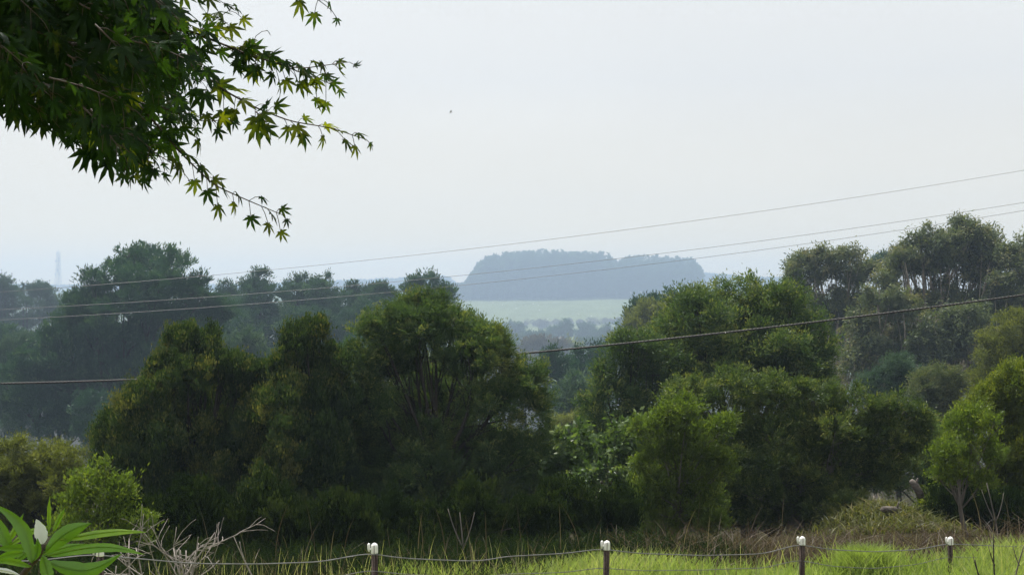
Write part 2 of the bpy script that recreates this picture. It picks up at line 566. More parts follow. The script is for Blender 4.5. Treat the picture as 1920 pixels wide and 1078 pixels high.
# ---- front row of trees behind the fence
tree('hedge_tree', 'dark dense tree with spiky lobed top, leftmost of the tall trees behind the fence', 'tree', 380, 30,
     [(345, 660, 25, 38), (388, 668, 28, 35), (308, 695, 26, 32), (355, 720, 55, 42), (440, 705, 28, 35), (480, 720, 25, 28), (415, 690, 20, 25),
      (270, 760, 45, 42), (400, 780, 80, 58), (210, 815, 38, 38), (300, 840, 85, 58), (440, 850, 85, 68), (230, 890, 58, 50),
      (325, 640, 14, 22), (360, 634, 13, 20), (393, 640, 14, 22), (425, 682, 14, 18), (455, 690, 16, 20), (490, 696, 14, 18), (250, 742, 16, 22), (205, 792, 18, 22), (285, 700, 14, 22), (340, 930, 105, 68), (480, 940, 95, 68), (270, 1000, 60, 45), (420, 1020, 110, 45), (500, 800, 50, 60)],
     'hakea', 'hakea', rad=.16, seed=11, lim=367200)
tree('hedge_tree', 'dark narrow-topped tree squeezed between the spiky dark tree and the broad domed wattle', 'tree', 572, 29,
     [(575, 622, 13, 20), (600, 614, 12, 18), (642, 688, 16, 20), (522, 692, 16, 24), (620, 665, 14, 22), (540, 640, 14, 20), (592, 630, 20, 28), (553, 650, 30, 34), (575, 690, 48, 42), (622, 705, 28, 30), (540, 755, 48, 48), (612, 765, 55, 50), (570, 840, 75, 58),
      (535, 920, 78, 58), (612, 930, 70, 58), (570, 1005, 90, 45)],
     'hakea', 'hakea', rad=.13, seed=12, lim=244800, tip=-.03)
tree('wattle_tree', 'broad domed wattle with yellow-tipped crown and dark limbs showing in its middle', 'tree', 800, 30,
     [(785, 562, 20, 20), (757, 578, 34, 24), (815, 572, 24, 26), (700, 625, 42, 42), (770, 618, 66, 40), (850, 608, 62, 34), (905, 640, 42, 34),
      (680, 690, 38, 44), (950, 680, 36, 34), (735, 672, 55, 30), (875, 672, 66, 36), (990, 718, 38, 38), (690, 760, 55, 48), (640, 820, 52, 48),
      (1000, 780, 40, 46), (935, 752, 66, 46), (700, 880, 76, 55), (790, 890, 78, 46), (880, 845, 78, 50), (960, 860, 66, 55), (740, 940, 88, 46),
      (650, 950, 60, 46), (880, 935, 60, 40), (800, 812, 50, 34), (790, 720, 60, 40, 1.6), (850, 750, 60, 40, 1.4), (760, 770, 50, 40, 1.2)],
     'wattle', 'wattle', rad=.15, seed=13, lim=459000, tip=.02, twigs=6)
tree('wattle_tree', 'low spreading dark bush right of the yellow-green young tree', 'tree', 1480, 30,
     [(1290, 740, 52, 36), (1370, 735, 68, 36), (1450, 745, 68, 38), (1530, 752, 62, 34), (1610, 767, 62, 34), (1685, 777, 50, 32), (1728, 800, 24, 28),
      (1350, 810, 60, 40), (1440, 825, 80, 50), (1560, 830, 85, 56), (1660, 838, 75, 52), (1400, 890, 76, 50), (1500, 905, 85, 46), (1610, 885, 76, 46),
      (1330, 880, 56, 56), (1440, 950, 76, 36), (1560, 950, 66, 34)],
     'wattle', 'bushright', 'greybark', rad=.17, seed=14, lim=397800, tip=.02, twigs=5)
tree('young_wattle', 'bright yellow-green young bushy tree in front of the low spreading dark bush', 'tree', 1285, 26,
     [(1258, 770, 18, 24), (1285, 762, 16, 20), (1240, 800, 28, 26), (1290, 790, 33, 30), (1225, 850, 26, 24), (1345, 808, 24, 22), (1300, 850, 50, 40), (1218, 905, 40, 18), (1345, 870, 26, 24),
      (1203, 945, 26, 20), (1260, 915, 46, 30), (1225, 985, 46, 22), (1312, 930, 40, 34), (1280, 985, 50, 24), (1335, 975, 34, 24), (1205, 870, 18, 14), (1245, 1005, 40, 16), (1368, 872, 14, 16), (1364, 795, 14, 16), (1195, 800, 14, 18)],
     'wattle', 'lime', 'greybark', rad=.05, seed=15, lim=150000, tip=-.08, twigs=4)
tree('leafy_shrub', 'glossy broad-leaved green shrub filling the gap between the domed wattle and yellow-green young tree', 'shrub', 1125, 29.5,
     [(1070, 830, 42, 28), (1130, 850, 48, 32), (1190, 808, 33, 28), (1185, 850, 38, 32), (1062, 880, 48, 36), (1130, 900, 56, 42), (1190, 920, 40, 40), (1060, 940, 60, 40)],
     'broad', 'vine', 'greybark', rad=.06, seed=16, lim=122400)
tree('gum_sapling', 'slender lime-green sapling with thin bare stem before the dark bush at right edge', 'tree', 1813, 25,
     [(1800, 800, 34, 26), (1768, 868, 26, 28), (1832, 845, 40, 33), (1800, 895, 40, 22), (1858, 795, 26, 28), (1772, 835, 22, 20), (1845, 905, 26, 22), (1826, 776, 22, 16), (1868, 850, 20, 30), (1790, 850, 34, 30), (1760, 890, 14, 14)],
     'sparse', 'lime', 'greybark', rad=.04, seed=17, lim=90000, twigs=4, cov=1.5)
tree('wattle_tree', 'dark rounded bush with green top at the right edge behind the lime sapling', 'tree', 1900, 31,
     [(1900, 725, 40, 36), (1868, 762, 42, 40), (1935, 755, 58, 56), (1830, 770, 26, 28), (1800, 800, 24, 24), (1900, 845, 58, 58), (1880, 935, 66, 58),
      (1800, 945, 48, 46), (1925, 985, 60, 36), (1960, 880, 60, 80), (1790, 880, 30, 40), (1915, 700, 40, 20), (1880, 728, 34, 20), (1850, 745, 26, 20), (1945, 700, 50, 30), (1820, 790, 26, 26)],
     'wattle', 'green', 'greybark', rad=.15, seed=18, lim=275400, tip=.12)
tree('olive_bush', 'olive-yellow feathery bush at the left edge below the hazy pines', 'shrub', 60, 33,
     [(30, 850, 42, 24), (90, 850, 38, 22), (130, 862, 28, 28), (20, 900, 48, 38), (80, 910, 56, 46), (30, 970, 58, 38), (115, 960, 48, 38), (-40, 900, 60, 60)],
     'wattle', 'olive', rad=.09, seed=19, lim=183600, tip=.03)
tree('leafy_shrub', 'small light-green shrub with thin upright shoots, behind the long-leaved plant', 'shrub', 195, 19.5,
     [(200, 880, 16, 24), (170, 905, 36, 26), (222, 920, 26, 28), (148, 945, 38, 36), (215, 955, 33, 28), (180, 990, 54, 33), (275, 980, 20, 20), (120, 990, 30, 40), (262, 1005, 28, 22)],
     'sparse', 'lime', 'greybark', rad=.03, seed=20, lim=91800, tip=-.02, cov=1.3)
# dark-leaved growth added as shade under the big trees keeps the row closed to the ground
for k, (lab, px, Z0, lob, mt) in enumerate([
    ('very dark low shrub added for deep shade under the leftmost dark hedge tree', 330, 21, [(235, 985, 46, 46), (300, 1000, 60, 50), (370, 965, 56, 56), (440, 1010, 66, 46), (330, 1045, 90, 34), (410, 1045, 70, 30)], 'under'),
    ('very dark low shrub added for deep shade under the narrow-topped dark tree', 560, 21, [(510, 975, 60, 56), (590, 1000, 50, 46), (650, 985, 50, 50), (540, 1045, 90, 30), (640, 1040, 60, 28)], 'under'),
    ('very dark low shrub added for deep shade under the domed wattle', 860, 22, [(730, 985, 60, 50), (800, 1005, 50, 36), (880, 960, 60, 44), (960, 995, 60, 36), (1010, 975, 40, 40), (820, 1030, 90, 24), (940, 1025, 80, 22)], 'under'),
    ('very dark low shrub added for deep shade under the glossy broad-leaved shrub', 1120, 23, [(1060, 955, 50, 46), (1120, 985, 50, 30), (1165, 960, 40, 36)], 'under'),
    ('very dark low shrub added for deep shade behind the bare stem of the lime sapling', 1815, 28, [(1780, 950, 36, 50), (1830, 960, 50, 44), (1900, 970, 60, 40)], 'under')]):
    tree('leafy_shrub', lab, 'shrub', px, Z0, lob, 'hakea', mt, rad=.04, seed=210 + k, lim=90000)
tree('bushy_tree', 'dark bush behind the glossy broad-leaved shrub at the bottom of the valley gap', 'tree', 1050, 40,
     [(1030, 860, 60, 40), (1090, 880, 60, 46), (1000, 900, 60, 50), (1140, 860, 50, 40)], 'mid', 'wattle', rad=.1, seed=220, lim=85000)
tree('bushy_tree', 'dark bush seen between the spreading bush and the lime sapling', 'tree', 1745, 42,
     [(1740, 830, 40, 40), (1700, 880, 60, 40), (1770, 870, 50, 50), (1640, 880, 60, 50)], 'mid', 'wattle', rad=.1, seed=221, lim=85000, tip=.05)

for k, (lab, px, Z0, lob) in enumerate([
    ('dark bush glimpsed through the lower gaps of the leftmost dark hedge tree', 380, 40, [(260, 860, 70, 60), (360, 880, 80, 60), (460, 880, 80, 60), (320, 800, 60, 50), (430, 800, 60, 50)]),
    ('dark bush glimpsed through the lower gaps of the narrow-topped dark tree', 590, 40, [(540, 860, 70, 60), (630, 850, 80, 70), (590, 790, 60, 50), (600, 920, 80, 40)]),
    ('dark bush glimpsed behind the bare limbs of the broad domed wattle', 820, 40, [(740, 860, 80, 60), (840, 860, 80, 60), (940, 860, 70, 60), (800, 780, 80, 60), (880, 770, 70, 60), (720, 780, 60, 50), (800, 710, 60, 40), (880, 930, 90, 40)]),
    ('dark bush glimpsed through the spreading bush right of centre', 1450, 38, [(1350, 860, 70, 60), (1440, 850, 80, 60), (1540, 860, 80, 60), (1630, 860, 60, 60), (1480, 920, 120, 40), (1400, 960, 80, 34), (1530, 960, 80, 30), (1320, 950, 60, 40)]),  # low lobes added to fill the void beneath with darkness
    ('dark bush behind the yellow-green young bushy tree', 1250, 36, [(1230, 880, 60, 60), (1290, 900, 60, 60), (1200, 930, 60, 50)])]):
    tree('bushy_tree', lab, 'tree', px, Z0, lob, 'mid', 'hakea', rad=.1, seed=250 + k, lim=90000)

# ---- second row
tree('wattle_tree', 'large dark green domed tree crossed by the thick cable, behind the spreading bush', 'tree', 1400, 44,
     [(1388, 552, 66, 33), (1310, 588, 66, 42), (1462, 572, 56, 38), (1525, 622, 42, 42), (1400, 622, 100, 46), (1480, 662, 72, 42), (1330, 672, 84, 42),
      (1530, 692, 33, 33), (1400, 702, 80, 36), (1255, 622, 36, 32), (1280, 720, 50, 40), (1500, 720, 60, 40), (1400, 650, 80, 50, 1.6), (1340, 640, 60, 40, 1.5), (1300, 690, 70, 40, 1.5)],
     'mid', 'wattle', rad=.22, seed=31, lim=275400, tip=.0, twigs=4)
tree('wattle_tree', 'layered green tree left of the large domed tree, right of the valley gap', 'tree', 1190, 42.5,
     [(1190, 648, 52, 24), (1162, 702, 42, 42), (1240, 690, 56, 38), (1142, 752, 50, 42), (1222, 762, 66, 42), (1112, 790, 27, 23), (1180, 825, 76, 46)],
     'mid', 'wattle', rad=.16, seed=32, lim=183600, tip=.03)
tree('olive_tree', 'green-gold bushy tree at the right edge below the gum trees', 'tree', 1890, 66,
     [(1900, 622, 38, 36), (1862, 662, 36, 36), (1922, 680, 48, 46), (1848, 712, 28, 22), (1900, 740, 60, 40)],
     'mid', 'olive', rad=.2, seed=33, lim=122400)
tree('bushy_tree', 'small rounded bright green tree between the spreading bush and the gums', 'tree', 1680, 70,
     [(1686, 690, 34, 22), (1660, 707, 32, 20), (1706, 715, 36, 20), (1640, 730, 40, 24), (1690, 745, 50, 26)],
     'mid', 'pine2', rad=.16, seed=34, lim=91800, tip=.2)
tree('bushy_tree', 'small drab grey-green tree to the right of the rounded bright green one', 'tree', 1752, 66,
     [(1750, 712, 42, 22), (1730, 742, 42, 24), (1775, 752, 28, 28), (1755, 790, 36, 30), (1790, 720, 20, 30)],
     'mid', 'euc', rad=.16, seed=35, lim=91800, tip=.05)

# ---- gum trees
EG = 'gum trees on the right'
tree('gum_tree', 'gum tree with wide flat cap of clumps and see-through middle, left of the tallest gum', 'tree', 1562, 105,
     [(1510, 492, 32, 22), (1545, 482, 28, 19), (1592, 482, 33, 20), (1622, 507, 25, 19), (1490, 517, 22, 19), (1480, 545, 20, 16), (1566, 506, 24, 10),
      (1530, 512, 22, 14), (1600, 520, 26, 14), (1505, 565, 42, 22), (1580, 560, 36, 17), (1500, 540, 26, 16), (1560, 580, 44, 22), (1610, 590, 40, 24), (1624, 560, 26, 17), (1545, 600, 40, 20)],
     'euc', 'euc', 'palebark', rad=0.35, seed=41, group=EG, lim=122400, tip=.02, twigs=5)
tree('gum_tree', 'tallest gum tree, with twin rounded tops and pale forking trunks', 'tree', 1762, 100,
     [(1745, 442, 26, 23), (1806, 427, 28, 18), (1842, 450, 33, 26), (1712, 470, 28, 20), (1782, 462, 40, 22), (1692, 500, 28, 19), (1742, 498, 34, 17),
      (1822, 490, 44, 22), (1870, 480, 28, 26), (1664, 528, 22, 16), (1762, 482, 36, 20), (1800, 470, 40, 22), (1838, 512, 34, 15), (1772, 535, 26, 13), (1850, 466, 36, 24), (1690, 482, 28, 18), (1722, 452, 22, 16), (1826, 440, 24, 18), (1730, 560, 34, 18), (1800, 560, 40, 16), (1860, 555, 30, 18), (1670, 545, 26, 14)],
     'euc', 'euc', 'palebark', rad=0.45, seed=42, group=EG, lim=183600, tip=.02, twigs=5)
tree('gum_tree', 'gum tree at the far right edge with ragged dark clumps', 'tree', 1893, 98,
     [(1893, 478, 26, 22), (1912, 512, 22, 22), (1884, 532, 30, 20), (1930, 480, 30, 40), (1880, 575, 40, 26), (1930, 560, 40, 40)],
     'euc', 'euc', 'palebark', rad=0.32, seed=43, group=EG, lim=122400, twigs=5)
tree('gum_tree', 'lower gum tree with tan-tipped clumps at the foot of the flat-capped gum', 'tree', 1640, 94,
     [(1650, 562, 42, 22), (1700, 575, 38, 20), (1622, 612, 40, 25), (1692, 632, 46, 28), (1600, 682, 36, 30), (1662, 690, 46, 27), (1640, 650, 40, 24)],
     'euc', 'euc', 'palebark', rad=0.28, seed=44, group=EG, lim=153000, tip=.06, twigs=4)
tree('gum_tree', 'shaded lower gum tree with slim pale trunks under the tallest gum', 'tree', 1790, 92,
     [(1765, 600, 36, 20), (1822, 592, 42, 22), (1762, 672, 52, 36), (1842, 652, 46, 36), (1800, 630, 40, 24), (1730, 640, 34, 24), (1850, 710, 40, 30), (1790, 720, 40, 24)],
     'euc', 'euc', 'palebark', rad=0.22, seed=45, group=EG, lim=153000, tip=-.04, twigs=6)
tree('gum_tree', 'distant bluish gum tree peeping out between the two tall gums', 'tree', 1665, 175,
     [(1662, 486, 28, 13), (1640, 497, 18, 12), (1690, 476, 18, 10), (1700, 500, 24, 14), (1650, 530, 16, 12)],
     'pine', 'pine', 'bark', rad=.4, seed=46, group=EG, lim=48960, twigs=4)

# ---- pines on the left
PG = 'hazy pines beyond the dark hedge trees'
tree('pine_tree', 'big spreading hazy pine with broad rounded top, tallest on the left', 'tree', 262, 128,
     [(255, 487, 62, 27), (325, 497, 36, 30), (202, 522, 38, 32), (285, 545, 86, 36), (172, 575, 36, 26), (362, 540, 24, 14), (384, 527, 12, 7), (375, 518, 12, 7),
      (240, 602, 98, 42), (340, 602, 54, 36), (135, 640, 46, 36), (205, 682, 82, 40), (322, 672, 72, 42), (250, 755, 100, 56), (110, 690, 50, 40), (150, 605, 32, 20), (120, 650, 34, 22), (75, 690, 34, 22), (395, 590, 34, 22), (400, 640, 40, 30), (280, 640, 90, 40), (250, 700, 110, 40), (180, 640, 60, 40), (340, 720, 70, 40), (380, 562, 30, 18), (412, 578, 30, 18), (178, 532, 28, 16), (150, 575, 34, 18), (160, 560, 32, 18), (132, 597, 36, 20), (100, 637, 40, 22), (62, 680, 46, 26), (20, 718, 50, 30), (100, 740, 80, 40), (130, 690, 70, 40)],
     'pine', 'pine', 'bark', rad=.6, seed=51, group=PG, lim=300000, tip=.05, twigs=5)
tree('pine_tree', 'hazy pine with flat side tufts and sky gaps, left of the big spreading pine', 'tree', 68, 250,
     [(78, 545, 24, 14), (50, 552, 26, 16), (95, 570, 24, 16), (40, 580, 36, 20), (110, 590, 18, 14), (70, 600, 36, 16), (30, 610, 30, 14), (60, 640, 40, 22)],
     'pine', 'pine', 'bark', rad=.5, seed=52, group=PG, lim=79560, twigs=5)
tree('pine_tree', 'hazy pine cut by the left edge of the picture', 'tree', 0, 245,
     [(3, 532, 20, 14), (10, 550, 20, 14), (-20, 545, 30, 24), (-10, 590, 34, 24), (10, 615, 24, 16), (-20, 640, 40, 30)],
     'pine', 'pine', 'bark', rad=.5, seed=53, group=PG, lim=67320, twigs=5)
cone = lambda x, y, s, n=4, g_=1.0: [(x, y, 15 * s, 11 * s), (x - 8 * s, y + 20 * s, 28 * s, 14 * s), (x + 10 * s, y + 36 * s, 38 * s, 18 * s), (x - 6 * s, y + 54 * s, 40 * s, 18 * s), (x, y + 70 * s, 40 * s, 24 * s), (x - 8 * s, y + 105 * s, 44 * s, 28 * s), (x + 6 * s, y + 145 * s, 48 * s, 32 * s)]
tree('pine_tree', 'hazy grey-green pine between the big spreading pine and the pointed dark one', 'tree', 425, 185,
     cone(428, 537, 1.0), 'pine', 'pine', 'bark', rad=.4, seed=54, group=PG, lim=91800)
tree('pine_tree', 'pointed dark hazy pine touching the top power line', 'tree', 486, 175,
     cone(486, 517, 1.15), 'pine', 'pine', 'bark', rad=.4, seed=55, group=PG, lim=110160, tip=-.04)
tree('pine_tree', 'wide hazy pine with jagged top right of the pointed dark one', 'tree', 560, 182,
     cone(565, 528, 1.05) + [(540, 540, 14, 12), (590, 535, 14, 12)], 'pine', 'pine', 'bark', rad=.4, seed=56, group=PG, lim=110160, tip=.06)
tree('pine_tree', 'hazy pine with narrow peak in the middle of the pine row', 'tree', 612, 178,
     cone(608, 525, 1.0), 'pine', 'pine', 'bark', rad=.4, seed=57, group=PG, lim=97920)
tree('pine_tree', 'hazy pine with low blunt top, fifth along the pine row', 'tree', 665, 184,
     cone(662, 540, 1.0) + [(690, 545, 14, 10)], 'pine', 'pine', 'bark', rad=.4, seed=58, group=PG, lim=97920)
tree('pine_tree', 'hazy pine at the right end of the row, sloping down behind the domed wattle', 'tree', 712, 180,
     cone(712, 541, .95) + [(735, 552, 12, 10)], 'pine', 'pine', 'bark', rad=.4, seed=59, group=PG, lim=97920)
tree('pine_tree', 'round-headed pine just behind the tip of the domed wattle', 'tree', 802, 165,
     [(800, 528, 30, 14), (775, 540, 20, 14), (830, 548, 20, 18), (805, 560, 36, 22), (835, 578, 14, 14), (810, 600, 30, 26), (800, 650, 30, 30)],
     'pine', 'pine', 'bark', rad=.4, seed=60, group=PG, lim=79560)
tree('bushy_tree', 'pale blue-green rounded tree below the pine row, above the dark hedge tree', 'tree', 455, 118,
     [(455, 648, 36, 28), (425, 672, 40, 32), (490, 680, 34, 28), (455, 720, 60, 36)], 'pine', 'pine2', rad=.3, seed=61, lim=61200, tip=.12)
tree('bushy_tree', 'dull green rounded tree at the foot of the big spreading pine', 'tree', 92, 128,
     [(110, 680, 46, 32), (70, 720, 50, 36), (150, 720, 50, 34), (60, 780, 60, 44), (140, 790, 60, 44)], 'pine', 'pine', rad=.3, seed=62, lim=91800, tip=.12)
tree('bushy_tree', 'blue-green leafy tree at the left edge below the hazy pines', 'tree', 20, 140,
     [(20, 660, 36, 30), (50, 650, 24, 20), (-10, 690, 40, 36), (20, 740, 50, 44), (0, 800, 60, 40)], 'pine', 'pine2', rad=.3, seed=63, lim=79560, tip=.02)
tree('bushy_tree', 'shadowy hazy tree behind the spiky top of the dark hedge tree', 'tree', 330, 122,
     [(300, 745, 46, 34), (370, 740, 50, 38), (240, 790, 60, 40), (180, 760, 44, 36), (200, 820, 60, 40)], 'pine', 'pine', rad=.3, seed=64, lim=91800)
tree('bushy_tree', 'shadowy hazy tree behind the gap beside the domed wattle', 'tree', 640, 130,
     [(640, 690, 40, 40), (680, 670, 40, 40), (600, 700, 36, 40), (530, 720, 50, 40)], 'pine', 'pine', rad=.3, seed=65, lim=79560, tip=-.05)

for k, (lab, px, Z0, lob, mt, sh) in enumerate([
    ('shadowy hazy tree filling the foot of the pine row below its pointed tree', 470, 172, [(440, 620, 50, 40), (500, 640, 50, 40), (470, 700, 70, 50)], 'pine', 0),
    ('shadowy hazy tree filling the foot of the pine row below its narrow peak', 600, 170, [(570, 620, 50, 40), (630, 625, 50, 40), (600, 690, 80, 50)], 'pine', .03),
    ('shadowy hazy tree at the foot of the pine row beside the domed wattle', 720, 172, [(690, 600, 44, 30), (740, 605, 50, 30), (710, 660, 60, 50)], 'pine', 0),
    ('shadowy hazy tree between the two leftmost pines and the ground', 40, 165, [(10, 640, 50, 30), (70, 650, 50, 30), (40, 710, 80, 50)], 'pine', 0),
    ('dusky tree behind the foot of the flat-capped gum', 1540, 128, [(1500, 590, 44, 30), (1570, 610, 50, 30), (1530, 650, 60, 40), (1600, 650, 50, 40)], 'pine', .05),
    ('dusky tree behind the foot of the tallest gum', 1740, 122, [(1700, 600, 50, 34), (1770, 590, 50, 30), (1730, 660, 70, 44), (1660, 660, 50, 40)], 'pine', .05),
    ('dusky tree behind the gum at the far right edge', 1880, 120, [(1850, 580, 50, 34), (1920, 590, 60, 34), (1880, 650, 80, 44), (1820, 680, 60, 40)], 'pine', .02)]):
    tree('bushy_tree', lab, 'tree', px, Z0, lob, 'pine', mt, rad=.25, seed=230 + k, lim=68000, tip=sh)

# ---- the valley gap in the middle
tree('pine_tree', 'dark spiky pine in the valley gap just under the thick cable', 'tree', 1048, 130,
     [(1037, 662, 16, 12), (1025, 685, 18, 14), (1052, 690, 24, 18), (1035, 715, 26, 20), (1055, 745, 36, 24), (1030, 760, 24, 24)], 'pine', 'pine', rad=.35, seed=71, lim=55080)
tree('pine_tree', 'dark pine in the valley gap right of the spiky one', 'tree', 1100, 138,
     [(1095, 668, 20, 14), (1120, 662, 22, 14), (1085, 690, 26, 18), (1115, 700, 34, 24), (1130, 680, 24, 30), (1100, 740, 40, 30)], 'pine', 'pine', rad=.35, seed=72, lim=61200, tip=-.02)
tree('bushy_tree', 'soft grey-green round tree in the valley gap below the pines', 'tree', 1095, 95,
     [(1080, 725, 30, 24), (1062, 765, 30, 30), (1110, 750, 36, 30), (1090, 800, 50, 36)], 'pine', 'pine2', rad=.3, seed=73, lim=55080, tip=.25)
tree('bushy_tree', 'yellow-green bush low in the valley gap beside the domed wattle', 'tree', 1065, 80,
     [(1050, 798, 26, 18), (1085, 790, 24, 20), (1070, 825, 46, 24), (1110, 820, 30, 30)], 'mid', 'olive', rad=.2, seed=74, lim=61200, tip=.15)
tree('pine_tree', 'dark pine on the slope, upper right of the valley gap', 'tree', 1205, 130,
     [(1203, 570, 16, 11), (1228, 565, 11, 8), (1192, 590, 18, 14), (1215, 595, 28, 18), (1195, 625, 24, 20), (1175, 640, 18, 16)], 'pine', 'pine', rad=.35, seed=75, lim=48960)
tree('pine_tree', 'dark pine peeping over the left shoulder of the large domed tree', 'tree', 1258, 130,
     [(1262, 556, 16, 11), (1250, 575, 22, 16), (1265, 600, 24, 24)], 'pine', 'pine', rad=.35, seed=76, lim=30600)
tree('olive_tree', 'olive-grey rounded tree on the slope left of the large domed tree', 'tree', 1225, 125,
     [(1222, 585, 32, 16), (1195, 605, 26, 16), (1240, 605, 30, 22), (1210, 630, 36, 20), (1170, 640, 20, 16), (1200, 665, 40, 24)], 'pine', 'olive', rad=.3, seed=77, lim=48960, tip=.05)
VG = 'faint trees in the far valley'
for k, (name, lab, px, Z0, lob, mat) in enumerate([
    ('bushy_tree', 'broad faint brown-grey tree in the valley just above the thick cable', 1010, 390, [(1010, 642, 34, 13), (985, 652, 24, 14), (1040, 648, 24, 14), (1010, 662, 46, 18)], 'brown'),
    ('bushy_tree', 'faint olive tree right of the broad brown-grey valley tree', 1070, 410, [(1068, 645, 20, 11), (1085, 655, 22, 13), (1062, 662, 26, 16), (1100, 668, 26, 14)], 'olive'),
    ('bushy_tree', 'faint purple-grey tree in the valley just below the thick cable', 985, 350, [(985, 680, 30, 18), (1010, 690, 34, 20), (965, 690, 22, 16), (1000, 712, 44, 20)], 'brown'),
    ('conifer_tree', 'faint dark conifer clump at the left of the far paddock', 955, 640, [(945, 612, 12, 10), (962, 609, 11, 10), (972, 613, 10, 12), (955, 622, 24, 11)], 'pine'),
    ('conifer_tree', 'smaller faint conifer left of the conifer clump by the paddock', 918, 600, [(912, 612, 12, 12), (925, 616, 14, 12), (918, 630, 26, 13)], 'pine'),
    ('bushy_tree', 'low faint green tree line at the left below the far paddock', 945, 520, [(930, 632, 22, 11), (955, 638, 22, 10), (935, 650, 32, 14)], 'pine2'),
    ('conifer_tree', 'tall faint conifer standing before the far paddock', 1050, 620, [(1060, 608, 11, 13), (1042, 615, 13, 11), (1054, 624, 20, 12), (1036, 628, 10, 9)], 'pine'),
    ('conifer_tree', 'faint conifer right of the tall one before the far paddock', 1103, 640, [(1100, 613, 13, 10), (1090, 622, 14, 10), (1112, 620, 12, 11), (1100, 632, 22, 12)], 'pine'),
    ('conifer_tree', 'faint conifer at the right of the far paddock', 1140, 600, [(1140, 614, 14, 10), (1130, 626, 16, 12), (1150, 622, 10, 10), (1136, 640, 30, 14)], 'pine'),
    ('conifer_tree', 'rightmost faint conifer below the far paddock', 1168, 560, [(1165, 606, 10, 8), (1172, 618, 14, 12), (1160, 632, 18, 14), (1120, 648, 30, 13), (1160, 655, 26, 14)], 'pine'),
    ('bushy_tree', 'long faint tree belt clump at the right of the valley, above the cable', 1120, 470, [(1105, 640, 28, 11), (1140, 645, 30, 12), (1080, 648, 26, 10), (1120, 660, 46, 14)], 'pine2'),
    ('bushy_tree', 'faint grey-green tree at the left of the valley beside the domed wattle', 940, 430, [(930, 648, 26, 11), (955, 655, 24, 10), (940, 668, 40, 15)], 'pine2'),
    ('bushy_tree', 'faint bluish tree in the valley middle behind the broad brown-grey one', 1010, 560, [(1000, 624, 18, 8), (1020, 628, 18, 8), (1010, 638, 34, 10)], 'pine'),
    ('bushy_tree', 'tiny lone tree in the middle of the far paddock', 1017, 850, [(1017, 598, 5, 5), (1017, 603, 8, 4)], 'brown'),
]):
    lob = [(q[0], q[1] + 8, q[2], q[3]) for q in lob]
    tree(name, lab, 'tree', px, Z0, lob, 'far', mat, rad=.35, seed=80 + k, group=VG, lim=15300, twigs=1)

# ---- far-off woods: each reads as one mass
def wood(name, pts, h, seed, mat, label, leafs=120, size=1.9, wid=.17):
    rng = np.random.default_rng(seed)
    mb = MB()
    for (x, y), hh in zip(pts, h):
        z0 = float(ground_z(x, y))
        n = leafs
        a = rng.uniform(0, 2 * math.pi, n)
        tt = rng.beta(1.5, 1.1, n)
        prof = (np.sin(np.clip(tt * 1.05, 0, 1) * math.pi) ** .6 * .9 + .15) * hh * wid * rng.uniform(.5, 1.05, n)
        pos = np.stack([x + np.cos(a) * prof, y + np.sin(a) * prof, z0 + hh * (.12 + .88 * tt)], 1)
        ld = unit(np.stack([np.cos(a), np.sin(a), .5 + 0 * a], 1) + rng.normal(size=(n, 3)) * .4)
        wd = unit(np.cross(ld, rng.normal(size=(n, 3))))
        L, W = size * rng.uniform(1.2, 2.4, (n, 1)), size * rng.uniform(.6, 1.1, (n, 1))
        v = np.stack([pos - ld * L * .4, pos + wd * W, pos + ld * L * .6, pos - wd * W], 1)
        mb.add(v, np.arange(n * 4).reshape(-1, 4), np.clip(rng.normal(.4, .15, n) + rng.normal(0, .22), 0, 1))
        mb.tube([(x, y, z0 - .5), (x, y, z0 + hh * .8)], [hh * .014, hh * .005], 4, .1)
    return tag(mb.build(name, M[mat], smooth=False), label, 'wood', kind='stuff')


rng = np.random.default_rng(5)
pts, hs = [], []
for _ in range(1500):
    y = rng.uniform(1025, 1120)
    px = rng.uniform(852, 1314)
    py_top = np.interp(px, [850, 872, 884, 896, 910, 930, 960, 1000, 1130, 1142, 1148, 1165, 1178, 1200, 1240, 1300, 1310, 1316], [532, 530, 512, 494, 482, 476, 472, 468, 473, 474, 486, 486, 480, 478, 479, 484, 492, 512])
    x = at(px, 560, y)[0]
    front = np.interp(px, [850, 930, 945, 1320], [1000, 1005, 1012, 1018])
    y = float(far(front + (y - 1025) + 6))
    x = at(px, 560, y)[0]
    ztop = at(px, py_top, y)[2]
    hh = (ztop - float(ground_z(x, y))) * rng.uniform(.62, 1.02)
    if hh > 5 and not (1120 < px < 1312 and rng.random() < .45):
        pts.append((x, y))
        hs.append(hh)
wood('distant_wood', pts, hs, 6, 'pine', 'hazy blue pine plantation massed on the far hilltop')
pts, hs = [], []
for _ in range(500):
    px = rng.uniform(1290, 1500)
    y = float(far(rng.uniform(1560, 1640)))
    x = at(px, 540, y)[0]
    ztop = at(px, np.interp(px, [1290, 1330, 1370, 1395, 1440, 1500], [512, 512, 515, 520, 520, 519]) + rng.uniform(0, 5), y)[2]
    pts.append((x, y))
    hs.append(max(6, ztop - float(ground_z(x, y))))
wood('distant_wood', pts, hs, 7, 'pine', 'faint tree-covered ridge right of the hilltop plantation', 60, 3.3, .3)
pts, hs = [], []
for _ in range(900):
    px = rng.uniform(-60, 890)
    y = float(far(rng.uniform(1560, 1660)))
    x = at(px, 540, y)[0]
    ztop = at(px, np.interp(px, [-60, 30, 105, 150, 300, 520, 560, 640, 760, 820, 845, 850, 890], [532, 533, 537, 538, 535, 532, 524, 526, 520, 517, 519, 530, 534]) + rng.uniform(0, 4), y)[2]
    pts.append((x, y))
    hs.append(max(6, ztop - float(ground_z(x, y))))
